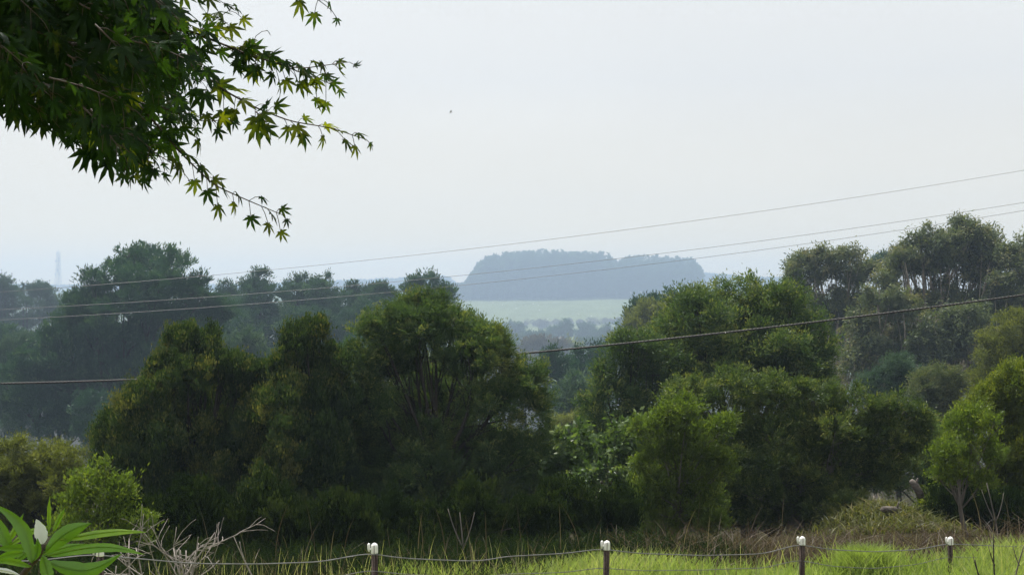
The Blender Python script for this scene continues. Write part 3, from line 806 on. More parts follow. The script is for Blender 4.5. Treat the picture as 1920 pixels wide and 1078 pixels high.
wood('distant_wood', pts, hs, 8, 'pine', 'faint tree-covered ridge on the left beyond the pines', 60, 3.3, .3)
pts, hs = [], []
for px in np.linspace(985, 1180, 50):
    p_ = at(px, 603, 1700)
    pts.append((p_[0] + rng.uniform(-4, 4), 1700 + rng.uniform(-8, 8)))
    hs.append(rng.uniform(4, 9))
wood('hedgerow', pts, hs, 9, 'brown', 'thin faint hedgerow along the bottom of the far paddock', 60, 1.0, .5)

# ------------------------------------------------------------------ cattle in the far paddock
def make_cow(loc, rz, group, label):
    root = thing('cow', label, 'cow', loc, group)
    root.rotation_euler = (0, 0, rz)
    b = MB()
    o = np.array(loc, float)
    t_ = np.linspace(-.95, .85, 8)
    rr = [.22, .38, .43, .44, .43, .42, .36, .24]
    b.tube([o + [x, 0, 1.08 + .05 * math.sin(2 * x)] for x in t_], rr, 12)
    b.tube([o + [.75, 0, 1.2], o + [1.05, 0, 1.25], o + [1.25, 0, 1.12], o + [1.5, 0, .85]], [.26, .19, .16, .09], 8)     # neck and lowered head
    b.tube([o + [-.95, 0, 1.25], o + [-1.06, 0, 1.0], o + [-1.07, 0, .6]], [.04, .03, .05], 5)
    for s in (-1, 1):
        b.tube([o + [1.22, s * .1, 1.2], o + [1.17, s * .3, 1.2]], [.06, .02], 5)
        for fx in (-.72, .66):
            b.tube([o + [fx, s * .22, .85], o + [fx + .05 * (fx < 0) * -1, s * .22, .45], o + [fx, s * .22, 0]], [.15, .075, .06], 6)
    b.build('body', M['hide'], root)
    return root


SG = 'white cattle grazing on the far paddock'
cow0 = None
for k, (px, py) in enumerate([(924, 569), (942, 573), (968, 580), (1000, 571), (1009, 573), (1011, 583), (1085, 590), (1109, 594), (1027, 600)]):
    p_ = ground_hit(px, py, 1500)
    loc = (p_[0], p_[1], float(ground_z(p_[0], p_[1])))
    if cow0 is None:
        cow0 = make_cow(loc, 0.3, SG, 'tiny white cow grazing on the pale far paddock below the plantation')
    else:
        s_ = cow0.copy()
        C.objects.link(s_)
        s_.location = loc
        s_.rotation_euler = (0, 0, k * 1.3)
        for ch in list(cow0.children):
            c_ = ch.copy()
            c_.parent = s_
            C.objects.link(c_)

# ------------------------------------------------------------------ lattice tower on the left ridge
TZ = 2640.0
K = 1.95
bx = at(109, 540, TZ)[0]
tb0 = float(ground_z(bx, TZ))
top = at(109, 470, TZ)[2]
H = top - tb0
root = thing('communications_tower', 'faint lattice communications tower on the ridge at far left', 'tower', (bx, TZ, tb0))
mb = MB()
wid = lambda f: (3.3 - 1.9 * min(1, f / .8)) * K
N = 12
for sx_, sy_ in ((-1, -1), (1, -1), (1, 1), (-1, 1)):
    mb.tube([(bx + sx_ * wid(f), TZ + sy_ * wid(f), tb0 + H * f) for f in np.linspace(-.01, .97, N)], .13 * K, 5)
for k in range(N - 1):
    f0, f1 = k / (N - 1) * .97, (k + 1) / (N - 1) * .97
    cs = [(-1, -1), (1, -1), (1, 1), (-1, 1)]
    for q in range(4):
        a, b = cs[q], cs[(q + 1) % 4]
        P = lambda s, f: (bx + s[0] * wid(f), TZ + s[1] * wid(f), tb0 + H * f)
        mb.tube([P(a, f0), P(b, f1)], .065 * K, 4)
        mb.tube([P(b, f0), P(a, f1)], .065 * K, 4)
        mb.tube([P(a, f1), P(b, f1)], .065 * K, 4)
mb.tube([(bx, TZ, tb0), (bx, TZ, top + 1)], .3 * K, 6)
mb.build('lattice_mast', M['tower'], root)
for f, dx, r_ in ((.95, -.6, 1.1), (.83, 1.1, 1.3), (.78, -2.0, .9), (.58, .3, 1.6), (.5, 2.0, 1.0), (.5, -2.1, 1.0)):
    ab = MB()
    dx, r_ = dx * K, r_ * K
    zc = tb0 + H * f
    ab.tube([(bx + dx, TZ - 2.2 * K, zc - r_), (bx + dx, TZ - 2.2 * K, zc + r_)], .55 * K, 8)
    ab.tube([(bx + dx, TZ - 2.2 * K, zc), (bx + dx * .8, TZ, zc)], .065 * K, 4)
    ab.build('antenna', M['tower'], root)
for f, w_ in ((.79, 4.4), (.60, 4.6)):
    pb = MB()
    pb.box((bx, TZ, tb0 + H * f), (w_ * K, w_ * K, .35 * K))
    pb.build('platform', M['tower'], root)

# ------------------------------------------------------------------ wires
def wire_pts(pl, z0, z1, n=60):
    pl = np.array(pl, float)
    co = np.polyfit(pl[:, 0], pl[:, 1], 2)
    xs_ = np.linspace(-160, 2080, n)
    return [at(x, np.polyval(co, x), z0 + (z1 - z0) * (x + 160) / 2240) for x in xs_]


for nm, pl, lab, r_ in (
    ('power_line', [(0, 547), (105, 540), (386, 518), (480, 510), (860, 469), (1171, 430), (1920, 320)], 'thin overhead power line, the uppermost, crossing open sky', .021),
    ('power_line', [(9, 580), (213, 569), (278, 565), (860, 517), (1300, 468), (1440, 450), (1791, 400), (1920, 380)], 'thin overhead power line, middle of the three, crossing the hilltop plantation', .021),
    ('power_line', [(145, 592), (480, 569.6), (847, 537), (1300, 486), (1440, 466), (1891, 400)], 'thin overhead power line, lowest of the three, pale against the dark pines', .021)):
    b = MB()
    b.tube(wire_pts(pl, 132, 144), r_, 6)
    tag(b.build(nm, M['wire']), lab, 'power line', 'three thin overhead power lines')
pl = [(0, 719), (150, 715), (290, 710), (968, 663), (1100, 653), (1260, 634), (1440, 614), (1573, 598), (1740, 578), (1920, 553)]
co = np.polyfit([q[0] for q in pl], [q[1] for q in pl], 3)
cen = np.array([at(x, np.polyval(co, x), 34.5) for x in np.linspace(-200, 2100, 1400)])
b = MB()
ph = np.linspace(0, 2 * math.pi * 110, 1400)
for k in range(3):      # three strands twisted round one another
    a = ph + k * 2 * math.pi / 3
    b.tube(cen + .014 * np.stack([0 * a, np.cos(a), np.sin(a)], 1), .0125, 5)
tag(b.build('overhead_cable', M['cable']), 'thick dark twisted overhead cable passing behind the front trees', 'cable')

# ------------------------------------------------------------------ fence
posts = [(184, 1019, 12.0), (704, 1018, 13.2), (1134, 1012, 14.4), (1504, 1005, 15.6), (1783, 1005, 16.8)]
plab = ['white-capped steel fence post half hidden behind the long green leaves', 'white-capped rusty fence post in front of the dark wattle trunk',
        'white-capped rusty fence post in front of brown ferns near centre', 'white-capped rusty fence post in front of the spreading bush',
        'white-capped rusty fence post standing in bright grass near the lime sapling']
wire_at = []
for k, (px, py, Z0) in enumerate(posts):
    top_ = at(px, py, Z0)
    gz = float(ground_z(top_[0], Z0))
    root = thing('fence_post', plab[k], 'fence post', (top_[0], Z0, gz), 'white-capped steel fence posts')
    x, z = top_[0], top_[2]
    b = MB()
    for ang in (R(-90), R(30), R(150)):      # three-winged steel picket
        rot = np.array([[math.cos(ang), -math.sin(ang), 0], [math.sin(ang), math.cos(ang), 0], [0, 0, 1]])
        c_ = np.array([x, Z0, 0]) + rot @ np.array([.017, 0, 0])
        b.box((c_[0], c_[1], (gz - .3 + z - .02) / 2), (.034, .007, z - .02 - gz + .3), rot)
    b.build('picket', M['rust'], root, smooth=False)
    b = MB()
    hgt = .098
    for zz0, zz1, n_ in ((0, 1, 9),):
        tt = np.linspace(0, 1, 10)
        hw = np.where(tt < .62, 1, np.sqrt(np.clip(1 - ((tt - .62) / .38) ** 2, 0.02, 1)))
        prof = [(x, Z0, z - hgt + hgt * q) for q in tt]
        b.tube(prof, .034 * hw, 14)
    b.build('cap', M['cap'], root)
    b = MB()
    b.tube([(x - .050, Z0 - .012, z - .082), (x - .053, Z0 - .012, z - .05), (x - .052, Z0 - .012, z - .012), (x - .048, Z0 - .012, z - .002)], [.008, .013, .013, .007], 8)
    b.tube([(x - .05, Z0 - .012, z - .06), (x - .028, Z0 - .005, z - .055)], .009, 6)
    b.build('wire_clip', M['cap'], root)
    root.rotation_euler = (R((1.2, -1.5, .8, -1.0, 1.4)[k]), R((1.0, -.6, 1.3, .4, -1.1)[k]), 0)
    wire_at.append(np.array([x - .052, Z0 - .03, z - .085]))
sag = [[(360, 1056), (480, 1057), (600, 1053)], [(730, 1043), (770, 1047), (870, 1051), (905, 1051), (945, 1043), (1060, 1037)],
       [(1200, 1037), (1320, 1041), (1430, 1038)], [(1560, 1030), (1640, 1034), (1720, 1030)]]
path = [np.array(at(-200, 1050, 11.2)), np.array(at(60, 1052, 11.7)), wire_at[0]]
for k in range(4):
    for (px, py) in sag[k]:
        f = (px - posts[k][0]) / (posts[k + 1][0] - posts[k][0])
        zz = 1 / ((1 - f) / posts[k][2] + f / posts[k + 1][2])
        path.append(at(px, py, zz - .03))
    path.append(wire_at[k + 1])
path += [np.array(at(1900, 1024, 17.6)), np.array(at(2080, 1010, 18.6))]
P = np.array(path)
d_ = np.concatenate([[0], np.cumsum(np.linalg.norm(np.diff(P, axis=0), axis=1))])
tt = np.linspace(0, d_[-1], 220)
Q = np.stack([np.interp(tt, d_, P[:, q]) for q in range(3)], 1)
for _ in range(3):
    Q[1:-1] = .25 * Q[:-2] + .5 * Q[1:-1] + .25 * Q[2:]
b = MB()
b.tube(Q, .0055, 6)
tag(b.build('fence_wire', M['fencewire']), 'slack fence wire looping between the white post caps', 'wire', 'strands of the wire fence')
b = MB()
Q2 = Q - np.array([0, 0, .17]) + np.stack([0 * tt, 0 * tt, .02 * np.sin(tt * 1.7)], 1)
b.tube(Q2, .004, 5)
tag(b.build('fence_wire', M['fencewire']), 'thin lower fence wire half buried in the grass', 'wire', 'strands of the wire fence')

# ------------------------------------------------------------------ grass, weeds, dry stalks
def blades(mb, rng, x, y, h, wd, lean=.35, tint=.5, tvar=.15, seg=3):
    n = len(x)
    z = ground_z(x, y) - .02
    a = rng.uniform(0, 2 * math.pi, n)
    ld = np.stack([np.cos(a), np.sin(a)], 1) * (lean * rng.uniform(.1, 1.2, n))[:, None]
    fa = rng.uniform(0, math.pi, n)
    wv = np.stack([np.cos(fa), np.sin(fa), 0 * fa], 1)
    rows = []
    for s in range(seg + 1):
        f = s / seg
        ctr = np.stack([x + ld[:, 0] * h * f * f, y + ld[:, 1] * h * f * f, z + h * (f - .22 * lean * f * f)], 1)
        ww = (wd * (1 - f) ** .7 * .5 + .0006)[:, None] * wv
        rows += [ctr - ww, ctr + ww]
    v = np.stack(rows, 1)
    k = (seg + 1) * 2
    base = (np.arange(n) * k)[:, None]
    f = np.concatenate([base + np.array([2 * s, 2 * s + 1, 2 * s + 3, 2 * s + 2]) for s in range(seg)], 0)
    tn = np.clip(np.asarray(tint) + rng.normal(0, tvar, n), 0, 1)
    mb.add(v, f, np.tile(tn, seg))


def patch(x, y, s, ph):
    return np.sin(x * s + ph) * np.cos(y * s * 1.3 + ph * 2) + .6 * np.sin(x * s * 2.3 - y * s * 1.1 + ph)


rng = np.random.default_rng(77)
n = 95000
y = 12.0 + 6.4 * rng.random(n) ** .9
x = rng.uniform(-.46, .46, n) * y
pt = patch(x, y, 1.1, .4)
edge = 17.8 + .35 * np.sin(x * 1.3) + .2 * np.sin(x * 3.1)
keep = (y < edge) & ~((x < -1.9 - .02 * y) & (y > 14.4 + .5 * np.sin(x * 2))) & (rng.random(n) < np.clip(.8 + .3 * pt, .25, 1))
x, y, pt = x[keep], y[keep], pt[keep]
h = (.255 + .07 * pt + .02 * np.clip(x, -3, 5)) * rng.uniform(.55, 1.3, len(x))
b = MB()
blades(b, rng, x, y, h, np.full(len(x), .014), .6, .40 + .14 * pt, .13)
n = 5000      # the taller, darker tuft between the two right posts and shoots elsewhere
r_ = np.abs(rng.normal(0, .18, n))
a = rng.uniform(0, 6.28, n)
tp = at(1622, 1050, 16.9)
blades(b, rng, tp[0] + np.cos(a) * r_, 16.9 + np.sin(a) * r_, .42 * rng.uniform(.6, 1.2, n), np.full(n, .011), .6, .3, .12)
m_ = 900
xx, yy = rng.uniform(-4.5, 7, m_), rng.uniform(14, 17.8, m_)
blades(b, rng, xx, yy, rng.uniform(.35, .55, m_), np.full(m_, .007), .35, .85, .1)
tag(b.build('grass', M['grass'], smooth=False), 'bright green meadow grass along the foot of the fence', 'grass', kind='stuff')

b = MB()
n = 9000
x = rng.uniform(-9.5, 10.5, n)
y = 17.7 + 4.0 * rng.random(n) ** 1.2
k_ = rng.random(n) < np.where(x > 1.5, 1.0, .10)
x, y = x[k_], y[k_]
blades(b, rng, x, y, np.where(x > 2.2, 1.0, .72) * rng.uniform(.15, .6, len(x)), np.full(len(x), .009), 1.2, .42, .25)
n = 700
x = rng.uniform(-4.5, 3.0, n)
y = 14.6 + 3.4 * rng.random(n)
blades(b, rng, x, y, rng.uniform(.25, .6, n), np.full(n, .007), .6, .6, .2)
n = 130       # tall dead stems, many bent over
x = rng.uniform(-4, 9.8, n)
y = rng.uniform(17.6, 21.5, n)
blades(b, rng, x, y, rng.uniform(.4, .95, n), np.full(n, .010), .4, .6, .2, 5)
tag(b.build('dry_weeds', M['straw'], smooth=False), 'tangled brown dry weeds and stalks between grass and trees', 'weeds', kind='stuff')

b = MB()      # dark weeds added over the litter to stand in for the trees' shade
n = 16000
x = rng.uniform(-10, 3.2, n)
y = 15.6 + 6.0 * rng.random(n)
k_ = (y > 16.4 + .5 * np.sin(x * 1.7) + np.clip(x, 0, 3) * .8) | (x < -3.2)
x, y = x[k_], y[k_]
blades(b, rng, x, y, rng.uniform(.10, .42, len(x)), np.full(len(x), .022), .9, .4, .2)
tag(b.build('shade_undergrowth', M['under'], smooth=False), 'dark green weeds added as shade between the fence and the trees', 'shade_undergrowth', kind='stuff')

b = MB()      # sunlit weeds on the little bank
n = 3000
x = rng.normal(7.3, .6, n)
y = rng.uniform(25.5, 29.5, n)
blades(b, rng, x, y, rng.uniform(.10, .34, n), np.full(n, .034), 1.3, .42, .28)
tag(b.build('bank_weeds', M['weed'], smooth=False), 'sunlit yellow-green weeds on the small bank with the logs', 'weeds', kind='stuff')

b = MB()      # dead bracken clump
cp = at(1035, 1075, 14.9)
n = 150
for k in range(n):
    p0 = np.array([cp[0] + rng.normal(0, .28), 14.9 + rng.normal(0, .25), 0])
    p0[2] = float(ground_z(p0[0], p0[1]))
    a = rng.uniform(0, 6.28)
    l = rng.uniform(.25, .5)
    p2 = p0 + np.array([math.cos(a) * l * .7, math.sin(a) * l * .7, l * .55])
    p1 = (p0 + p2) / 2 + np.array([0, 0, l * .35])
    st_ = bezier(p0, p1, p2, 9)
    b.tube(st_, .0035, 4, .3)
    for q in range(2, 9):
        for s in (-1, 1):
            dr = unit(np.array([-math.sin(a) * s, math.cos(a) * s, -.2]) + rng.normal(size=3) * .25)
            ll = .11 * (1.1 - q / 9)
            side = unit(np.cross(dr, [0, 0, 1.0])) * ll * .22
            b.add([st_[q], st_[q] + dr * ll * .5 + side, st_[q] + dr * ll, st_[q] + dr * ll * .5 - side], [[0, 1, 2, 3]], float(np.clip(rng.normal(.5, .2), 0, 1)))
tag(b.build('dead_bracken', M['fern'], smooth=False), 'rust-brown dead bracken clump in the grass left of the central post', 'fern')

# bare twiggy bush, lower left
rng = np.random.default_rng(91)
bp = at(330, 1100, 14.6)
base = np.array([bp[0], 14.6, float(ground_z(bp[0], 14.6))])
b = MB()


def twig(p, d, l, r, lev):
    n_ = 6
    pts_ = [p]
    for _ in range(n_):
        d = unit(d + rng.normal(size=3) * .16 + np.array([0, 0, -.02]))
        pts_.append(pts_[-1] + d * l / n_)
    b.tube(pts_, np.linspace(r, r * .4, n_ + 1), 5)
    if lev:
        for _ in range(rng.integers(2, 5)):
            k_ = rng.integers(2, n_)
            twig(pts_[k_], unit(d + rng.normal(size=3) * .75), l * rng.uniform(.35, .65), r * .55, lev - 1)


for (px, py) in [(345, 975), (400, 1020), (300, 1010), (330, 1000), (395, 1035), (365, 1025), (285, 1025), (260, 1035), (385, 1050), (310, 1030), (345, 1030), (270, 1000), (240, 1050)]:
    st = base + np.array([rng.normal(-.1, .28), rng.normal(0, .2), rng.uniform(0, .1)])
    tg = at(px, py, 14.6 + rng.uniform(-.3, .3))
    twig(st, unit(tg - st), np.linalg.norm(tg - st) * 1.0, .014, 2)
tag(b.build('dead_bush', M['deadwood']), 'leafless grey tangle of dead branches at lower left', 'bush')
for (px0, py0, px1, py1, Z0, mt, lab) in [(478, 1090, 438, 1005, 14.0, 'deadwood', 'lone leaning dead stalk right of the dead branches'),
                                       (1868, 1120, 1863, 1000, 12.6, 'bark', 'thin dark forked dead stem in the right corner grass'),
                                       (1898, 1110, 1925, 1010, 12.4, 'greybark', 'grey slanting stick cut by the right edge of the picture'),
                                       (1845, 1110, 1828, 1048, 12.8, 'bark', 'short dark dead stem left of the forked one')]:
    p0, p2 = at(px0, py0, Z0), at(px1, py1, Z0)
    g0 = np.array([p0[0] + (p0[0] - p2[0]) * .5, Z0 - .1, float(ground_z(p0[0], Z0)) - .03])
    b = MB()
    b.tube(np.concatenate([bezier(g0, (g0 + p0) / 2 + [.02, 0, 0], p0, 5)[:-1], bezier(p0, (p0 + p2) / 2 + [-.02, 0, .02], p2, 6)]), np.linspace(.014, .004, 10), 6)
    q = p0 * .5 + p2 * .5
    b.tube(bezier(q, q + [-.03, 0, .06], q + [-.05, .02, .17], 5), np.linspace(.007, .003, 5), 5)
    tag(b.build('dead_sapling', M[mt]), lab, 'stem')
for (px0, py0, px1, py1, Z0) in [(868, 1050, 862, 960, 20), (1122, 1000, 1118, 930, 24), (1870, 1000, 1850, 905, 24)]:
    p0, p2 = at(px0, py0, Z0), at(px1, py1, Z0)
    g0 = np.array([p0[0], Z0, float(ground_z(p0[0], Z0)) - .03])
    b = MB()
    b.tube(bezier(g0, p0 + [.03, 0, 0], p2, 7), np.linspace(.022, .007, 7), 6)
    q = bezier(g0, p0 + [.03, 0, 0], p2, 7)[3]
    b.tube(bezier(q, q + [-.12, 0, .2], q + [-.22, .05, .55], 5), np.linspace(.012, .004, 5), 5)
    b.tube(bezier(q, q + [.1, 0, .2], q + [.16, .05, .5], 5), np.linspace(.010, .004, 5), 5)
    tag(b.build('dead_sapling', M['greybark']), {868: 'pale bare forked stem under the domed wattle', 1122: 'bare forked stem below the glossy shrub', 1870: 'bare thin stem right of the lime sapling'}[px0], 'stem')

# logs on the bank
def log(p0, p1, r, lab, stub=True):
    b = MB()
    rr = r * np.array([.9, 1.0, .95, 1.05, .85, .6])
    pts_ = bezier(p0, (np.asarray(p0) + p1) / 2 + [0, 0, .05], p1, 6)
    b.tube(pts_, rr, 10)
    if stub:
        b.tube([pts_[3], pts_[3] + [.04, -.05, .16]], [r * .4, r * .2], 6)
    tag(b.build('fallen_log', M['log']), lab, 'log')


p_ = at(1655, 953, 27)
q_ = at(1697, 957, 27.4)
log(p_ + [0, 0, -.02], q_ + [0, 0, -.03], .065, 'grey weathered log lying on the weedy bank')
p_ = at(1728, 932, 28)
q_ = at(1708, 900, 28)
log(p_, q_, .075, 'broken grey stump leaning up from the weedy bank')

# ------------------------------------------------------------------ long-leaved plant, close by at lower left
root_p = at(95, 1130, 2.6)
pr = thing('long_leaved_plant', 'plant with long glossy lance-shaped leaves in the lower left corner', 'plant', (root_p[0] - .12, 2.6, float(ground_z(root_p[0], 2.6))))
b = MB()
g0 = np.array(pr.location)
j0, j1, j2 = at(10, 1120, 2.62), at(60, 1055, 2.6), at(82, 1020, 2.6)
b.tube(np.concatenate([bezier(g0, g0 + [0, 0, 1.4], j0, 8)[:-1], bezier(j0, at(40, 1080, 2.61), j1, 4)[:-1], bezier(j1, at(76, 1045, 2.6), j2, 5)]), np.concatenate([np.linspace(.014, .008, 7), np.linspace(.007, .003, 8)]), 8)
b.build('stem', M['twig'], pr)


def lance(p0, p1, wpx, bend, tilt, tint, Z0=2.6, dz=0.0, mat='lance', label=None, roll=0.0):
    """a lance-shaped blade with a folded midrib from pixel p0 to pixel p1"""
    a0, a1 = at(*p0, Z0), at(*p1, Z0 + dz)
    ax = a1 - a0
    L = np.linalg.norm(ax)
    ax = ax / L
    view = unit((a0 + a1) / 2)
    side = unit(np.cross(ax, view))
    if side[2] < 0:
        side = -side
    nrm = unit(np.cross(side, ax))
    wv = unit(side * math.cos(tilt) + nrm * math.sin(tilt))
    nv = unit(np.cross(wv, ax))
    n_ = 15
    W = wpx / F_PX * Z0
    v = []
    rs = np.random.default_rng(int(p0[0] * 7 + p1[1] * 13))
    for k in range(n_):
        f = k / (n_ - 1)
        w_ = W * .5 * (math.sin(math.pi * min(1, f * 1.0) ** .85) ** .8 * (1 - .25 * f) + .015) / .95
        c_ = a0 + ax * L * f + side * bend * L * math.sin(math.pi * f) * .5 + nv * .02 * L * math.sin(5 * f + roll)
        ed = rs.normal(0, .02, 2) * W
        v += [c_ + wv * (w_ + ed[0]) + nv * w_ * .28, c_ + wv * w_ * .5 + nv * w_ * .10, c_, c_ - wv * w_ * .5 + nv * w_ * .10, c_ - wv * (w_ + ed[1]) + nv * w_ * .28]
    f = []
    for k in range(n_ - 1):
        for q in range(4):
            f.append([k * 5 + q, k * 5 + q + 1, (k + 1) * 5 + q + 1, (k + 1) * 5 + q])
    mb_ = MB()
    mb_.add(np.array(v), f, tint)
    mid = np.array([v[k * 5 + 2] for k in range(n_)]) - nv * .0012
    mb_.tube(mid, np.linspace(.0016, .0004, n_), 4, min(1.0, tint + .2))
    o = mb_.build('leaf', M[mat], pr)
    if label:
        o['label'] = label
    return o


lance((84, 1035), (172, 980), 33, .18, .2, .35)  # yellower tints stand in for light shining through the blades
lance((112, 1012), (275, 999), 17, .10, .5, .9, dz=.05)
lance((90, 1042), (272, 1040), 20, .16, .4, .55, dz=-.05)
lance((88, 1052), (232, 1038), 32, -.22, .2, .2, dz=-.1, Z0=2.56)
lance((80, 1040), (165, 1020), 14, .1, .4, .6, Z0=2.66)
lance((80, 1040), (95, 1110), 24, .05, .1, .4, Z0=2.52)
lance((60, 1055), (-10, 945), 26, .28, .15, .25, Z0=2.55)
lance((58, 1062), (-20, 1055), 15, .2, .4, .6, Z0=2.54)
lance((45, 1035), (-12, 1050), 16, .1, .3, .5)
lance((92, 998), (94, 930), 8, .05, .3, .9, Z0=2.68)
lance((100, 996), (122, 952), 10, .05, .3, .7, Z0=2.72)
lance((20, 1020), (90, 986), 14, .12, .4, .8, Z0=2.7)
lance((20, 1030), (-15, 960), 26, .0, .2, .3, Z0=2.7)
lance((12, 1020), (45, 962), 12, .0, .3, .6, Z0=2.75)
lance((30, 1050), (80, 1018), 16, .1, .3, .45, Z0=2.66)
lance((82, 1035), (-10, 1030), 20, .12, .4, .5, Z0=2.68)
lance((62, 1052), (70, 1008), 14, -.2, .2, .3, Z0=2.58)
lance((80, 1020), (68, 973), 25, .1, .1, .5, Z0=2.63, mat='pale', label='pale whitish leaf turned over')
lance((-15, 1066), (38, 1078), 9, .1, .1, .5, Z0=2.5, mat='pale', label='pale whitish leaf turned over')

# ------------------------------------------------------------------ maple branch, close by at upper left
rng = np.random.default_rng(7)
MZ = 3.3
mroot = np.array([-2.1, 3.6, 0])
mroot[2] = float(ground_z(mroot[0], mroot[1]))
mt = thing('maple_tree', 'dark leafy maple branches with star-shaped leaves hanging in at the upper left', 'tree', mroot)
wb, lb = MB(), MB()
fork = np.array([-2.0, 3.7, .55])
wb.tube(bezier(mroot - [0, 0, .1], mroot + [.15, .1, 1.8], fork, 10), np.linspace(.11, .06, 10), 10)


def maple_leaf(p, axis, nrm, size, tint):
    """five long pointed lobes and two small ones, drooping"""
    ax = unit(axis)
    nv = unit(nrm - ax * np.dot(nrm, ax))
    sd = np.cross(nv, ax)
    angs = [-118, -78, -38, 0, 38, 78, 118]
    lens = [.34, .68, .92, 1.0, .92, .68, .34]
    V, F3 = [np.zeros(3)], []
    dr = rng.uniform(.15, .5)

    def P(r_, a_):
        x_, y_ = r_ * math.cos(a_), r_ * math.sin(a_)
        z_ = -dr * r_ * r_ + .1 * math.sin(a_ * 3) * r_
        return ax * x_ + sd * y_ + nv * z_

    notch = [P(.16, R(-150))]
    for k in range(6):
        notch.append(P(.27, R((angs[k] + angs[k + 1]) / 2)))
    notch.append(P(.16, R(150)))
    for k in range(7):
        a_, l_ = R(angs[k]), lens[k]
        hw = .102 * l_ + .015
        th = math.atan2(hw, .55 * l_)
        m_ = math.hypot(hw, .55 * l_)
        i0 = len(V)
        V += [notch[k], P(m_, a_ - th), P(l_ * rng.uniform(.92, 1.06), a_), P(m_, a_ + th), notch[k + 1], P(.55 * l_, a_) - nv * .02]
        n1_, mL, tp_, mR, n2_, mc = range(i0, i0 + 6)
        F3 += [[0, n1_, mc], [n1_, mL, mc], [mL, tp_, mc], [tp_, mR, mc], [mR, n2_, mc], [n2_, 0, mc]]
    lb.add(p + np.array(V) * size, F3, float(np.clip(tint, 0, 1)))


def leaf_on(node, out, size=None, tint=None, droop=None):
    """petiole from a twig node and a leaf hanging at its end"""
    size = size or rng.uniform(.04, .062)
    out = unit(out)
    pet = rng.uniform(.015, .04)
    droop = rng.uniform(.2, 1.1) if droop is None else droop
    e_ = node + out * pet + np.array([0, 0, -.35 * pet])
    wb.tube([node, (node + e_) / 2 + [0, 0, .004], e_], .0008, 4)
    axis = unit(out * .7 + np.array([.2, 0, -.25 - droop]) + rng.normal(size=3) * .3)
    nrm = unit(np.array([.1, -.35, .85]) + rng.normal(size=3) * .55)
    maple_leaf(e_, axis, nrm, size, rng.normal(.38, .16) if tint is None else tint)


def shoot(pts, Z0s, r0, leafy=True, step=.035, size=1.0, tip=.0, start=.0, base=.5):
    P_ = np.array([at(px, py, z_) for (px, py), z_ in zip(pts, np.linspace(Z0s[0], Z0s[1], len(pts)))])
    d_ = np.concatenate([[0], np.cumsum(np.linalg.norm(np.diff(P_, axis=0), axis=1))])
    n_ = max(6, int(d_[-1] / .02))
    tt = np.linspace(0, d_[-1], n_)
    Q_ = np.stack([np.interp(tt, d_, P_[:, q]) for q in range(3)], 1)
    Q_[1:-1] = .25 * Q_[:-2] + .5 * Q_[1:-1] + .25 * Q_[2:]
    wb.tube(Q_, np.linspace(r0, .0009, n_), 5)
    if leafy:
        s = start * d_[-1] + .01
        while s < d_[-1]:
            f = s / d_[-1]
            p_ = np.array([np.interp(s, tt, Q_[:, q]) for q in range(3)])
            dr = unit(np.array([np.interp(min(s + .02, d_[-1]), tt, Q_[:, q]) for q in range(3)]) - p_ + 1e-5)
            for sg in (-1, 1):
                o_ = unit(dr * .7 + sg * unit(np.cross(dr, [0, 1.0, .3])) * .8 + rng.normal(size=3) * .3)
                leaf_on(p_, o_, size * rng.uniform(.040, .064) * (1 - .5 * f * f), rng.normal(base + (tip + .12) * f, .2))
            s += step * rng.uniform(.7, 1.3)
        leaf_on(Q_[-1], dr, .022 * size)
    return Q_


# the shoots that reach out into the sky
shoot([(250, 30), (360, 60), (470, 105), (560, 130), (645, 118)], (3.4, 3.3), .004, step=.030, tip=.15)
shoot([(430, 90), (520, 120), (600, 150), (625, 160)], (3.36, 3.4), .0025, step=.036, tip=.1)
shoot([(330, 100), (420, 170), (480, 203), (545, 228), (620, 240), (680, 260)], (3.3, 3.2), .003, step=.042, tip=.25, size=.95)
shoot([(480, 210), (495, 225)], (3.22, 3.2), .002, step=.03, tip=.5, size=1.3)
shoot([(260, 195), (340, 288), (400, 347), (460, 374), (522, 400)], (3.3, 3.2), .003, step=.040, tip=.05, size=.95)
shoot([(370, 60), (400, 40), (430, 20)], (3.5, 3.5), .002, step=.03)
shoot([(420, 90), (470, 95), (480, 68)], (3.4, 3.4), .002, step=.04, size=.8, tip=.1)
shoot([(540, -40), (585, -8), (612, 12)], (3.2, 3.2), .002, step=.06, size=.9)
shoot([(300, -60), (380, -20), (400, 8)], (3.2, 3.2), .002, step=.04)
shoot([(170, 205), (230, 275), (258, 305)], (3.2, 3.15), .002, step=.034, size=.95)
shoot([(200, 225), (280, 280), (330, 312)], (3.3, 3.3), .002, step=.034, size=.95)
shoot([(300, 200), (380, 230), (420, 225)], (3.25, 3.25), .002, step=.036)
# the dense mass: layered branchlets inside the silhouette seen from below, and unseen canopy above the frame, added to block sky light
poly = [(-400, 300), (-150, 250), (0, 205), (60, 205), (120, 240), (170, 265), (230, 300), (290, 300), (330, 270), (370, 225), (400, 180), (420, 120), (390, 60), (330, 25), (300, -60), (100, -420), (-400, -420)]


def inside(px, py):
    c_ = False
    n_ = len(poly)
    for q in range(n_):
        x1, y1 = poly[q]
        x2, y2 = poly[(q + 1) % n_]
        if (y1 > py) != (y2 > py) and px < (x2 - x1) * (py - y1) / (y2 - y1) + x1:
            c_ = not c_
    return c_


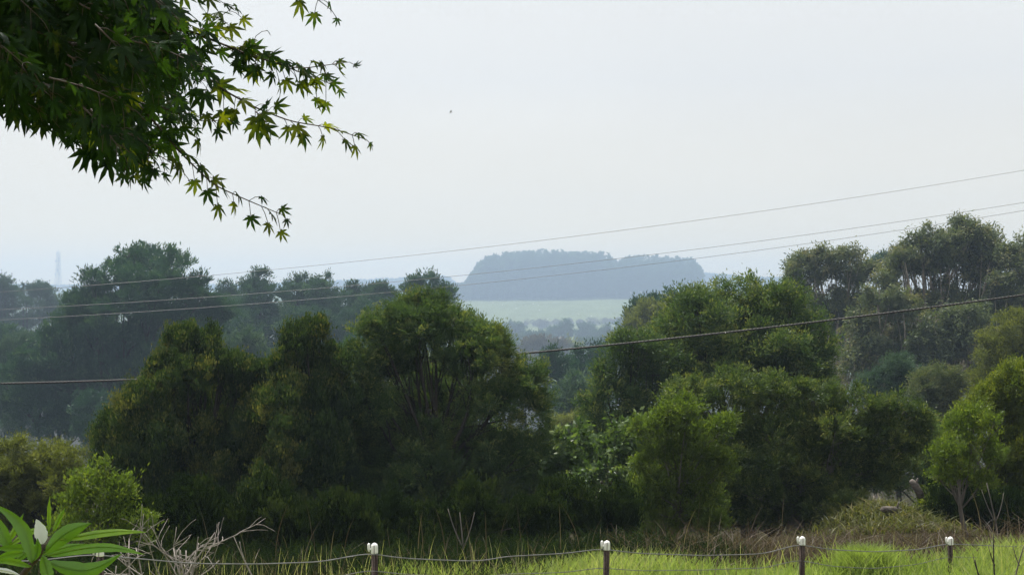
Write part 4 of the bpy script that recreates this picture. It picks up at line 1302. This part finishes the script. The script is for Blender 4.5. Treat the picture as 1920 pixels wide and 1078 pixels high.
cnt = 0
while cnt < 540:
    px, py = rng.uniform(-400, 420), rng.uniform(-420, 305)
    if not inside(px, py):
        continue
    ex, ey = px - rng.uniform(60, 150), py - rng.uniform(30, 110)
    z_ = rng.uniform(2.75, 4.3)
    shoot([(ex, ey), ((ex + px) / 2, (ey + py) / 2 - 8), (px, py)], (z_ + rng.uniform(-.1, .1), z_), .002, step=.034, size=1.15, base=.28, tip=-.1)  # low base tint puts the shade of the mass into its leaf colour
    cnt += 1
for (px, py, z_) in [(360, 60, 3.5), (240, 40, 3.4), (200, 200, 3.3), (100, 120, 3.6), (0, 60, 3.2), (-200, 100, 3.5), (-100, -200, 3.5), (100, -250, 3.8), (330, 110, 3.3), (260, 210, 3.3)]:
    e_ = at(px, py, z_)
    wb.tube(bezier(fork, fork * .4 + e_ * .6 + np.array([0, 0, .15]), e_, 12), np.linspace(.016, .003, 12), 6)
wb.build('trunk', M['twig'], mt)
lb.build('crown', M['maple'], mt, smooth=False)

# ------------------------------------------------------------------ an insect in the sky, built in the shape of a far-off swallow
bp = at(845, 211, 62)
b = MB()
b.tube([bp + [-.06, 0, -.01], bp + [0, 0, 0], bp + [.06, .01, .012]], [.008, .022, .006], 8)
for s in (-1, 1):
    b.add([bp + [-.02, s * .01, .01], bp + [.03, s * .01, .01], bp + [.05, s * .1, .075], bp + [-.01, s * .08, .06]], [[0, 1, 2, 3]])
tag(b.build('insect', M['insect']), 'tiny dark swallow-shaped insect flying high in the empty sky', 'insect')

# ------------------------------------------------------------------ haze: the air over the valley
hm, t = new_mat('haze_air')
out = t.nodes.new('ShaderNodeOutputMaterial')
pv = t.nodes.new('ShaderNodeVolumePrincipled')
pv.inputs['Color'].default_value = (.565, .75, 1.0, 1)
pv.inputs['Density'].default_value = HAZE_DENSITY
pv.inputs['Anisotropy'].default_value = 0.4
t.links.new(pv.outputs[0], out.inputs['Volume'])
b = MB()
lo = np.array([-2760.0, -180.0, float(Z.min()) - 1.0])
hi = np.array([2760.0, 3660.0, 118.0])
b.box((lo + hi) / 2, hi - lo)
tag(b.build('haze', hm, smooth=False), kind='stuff')
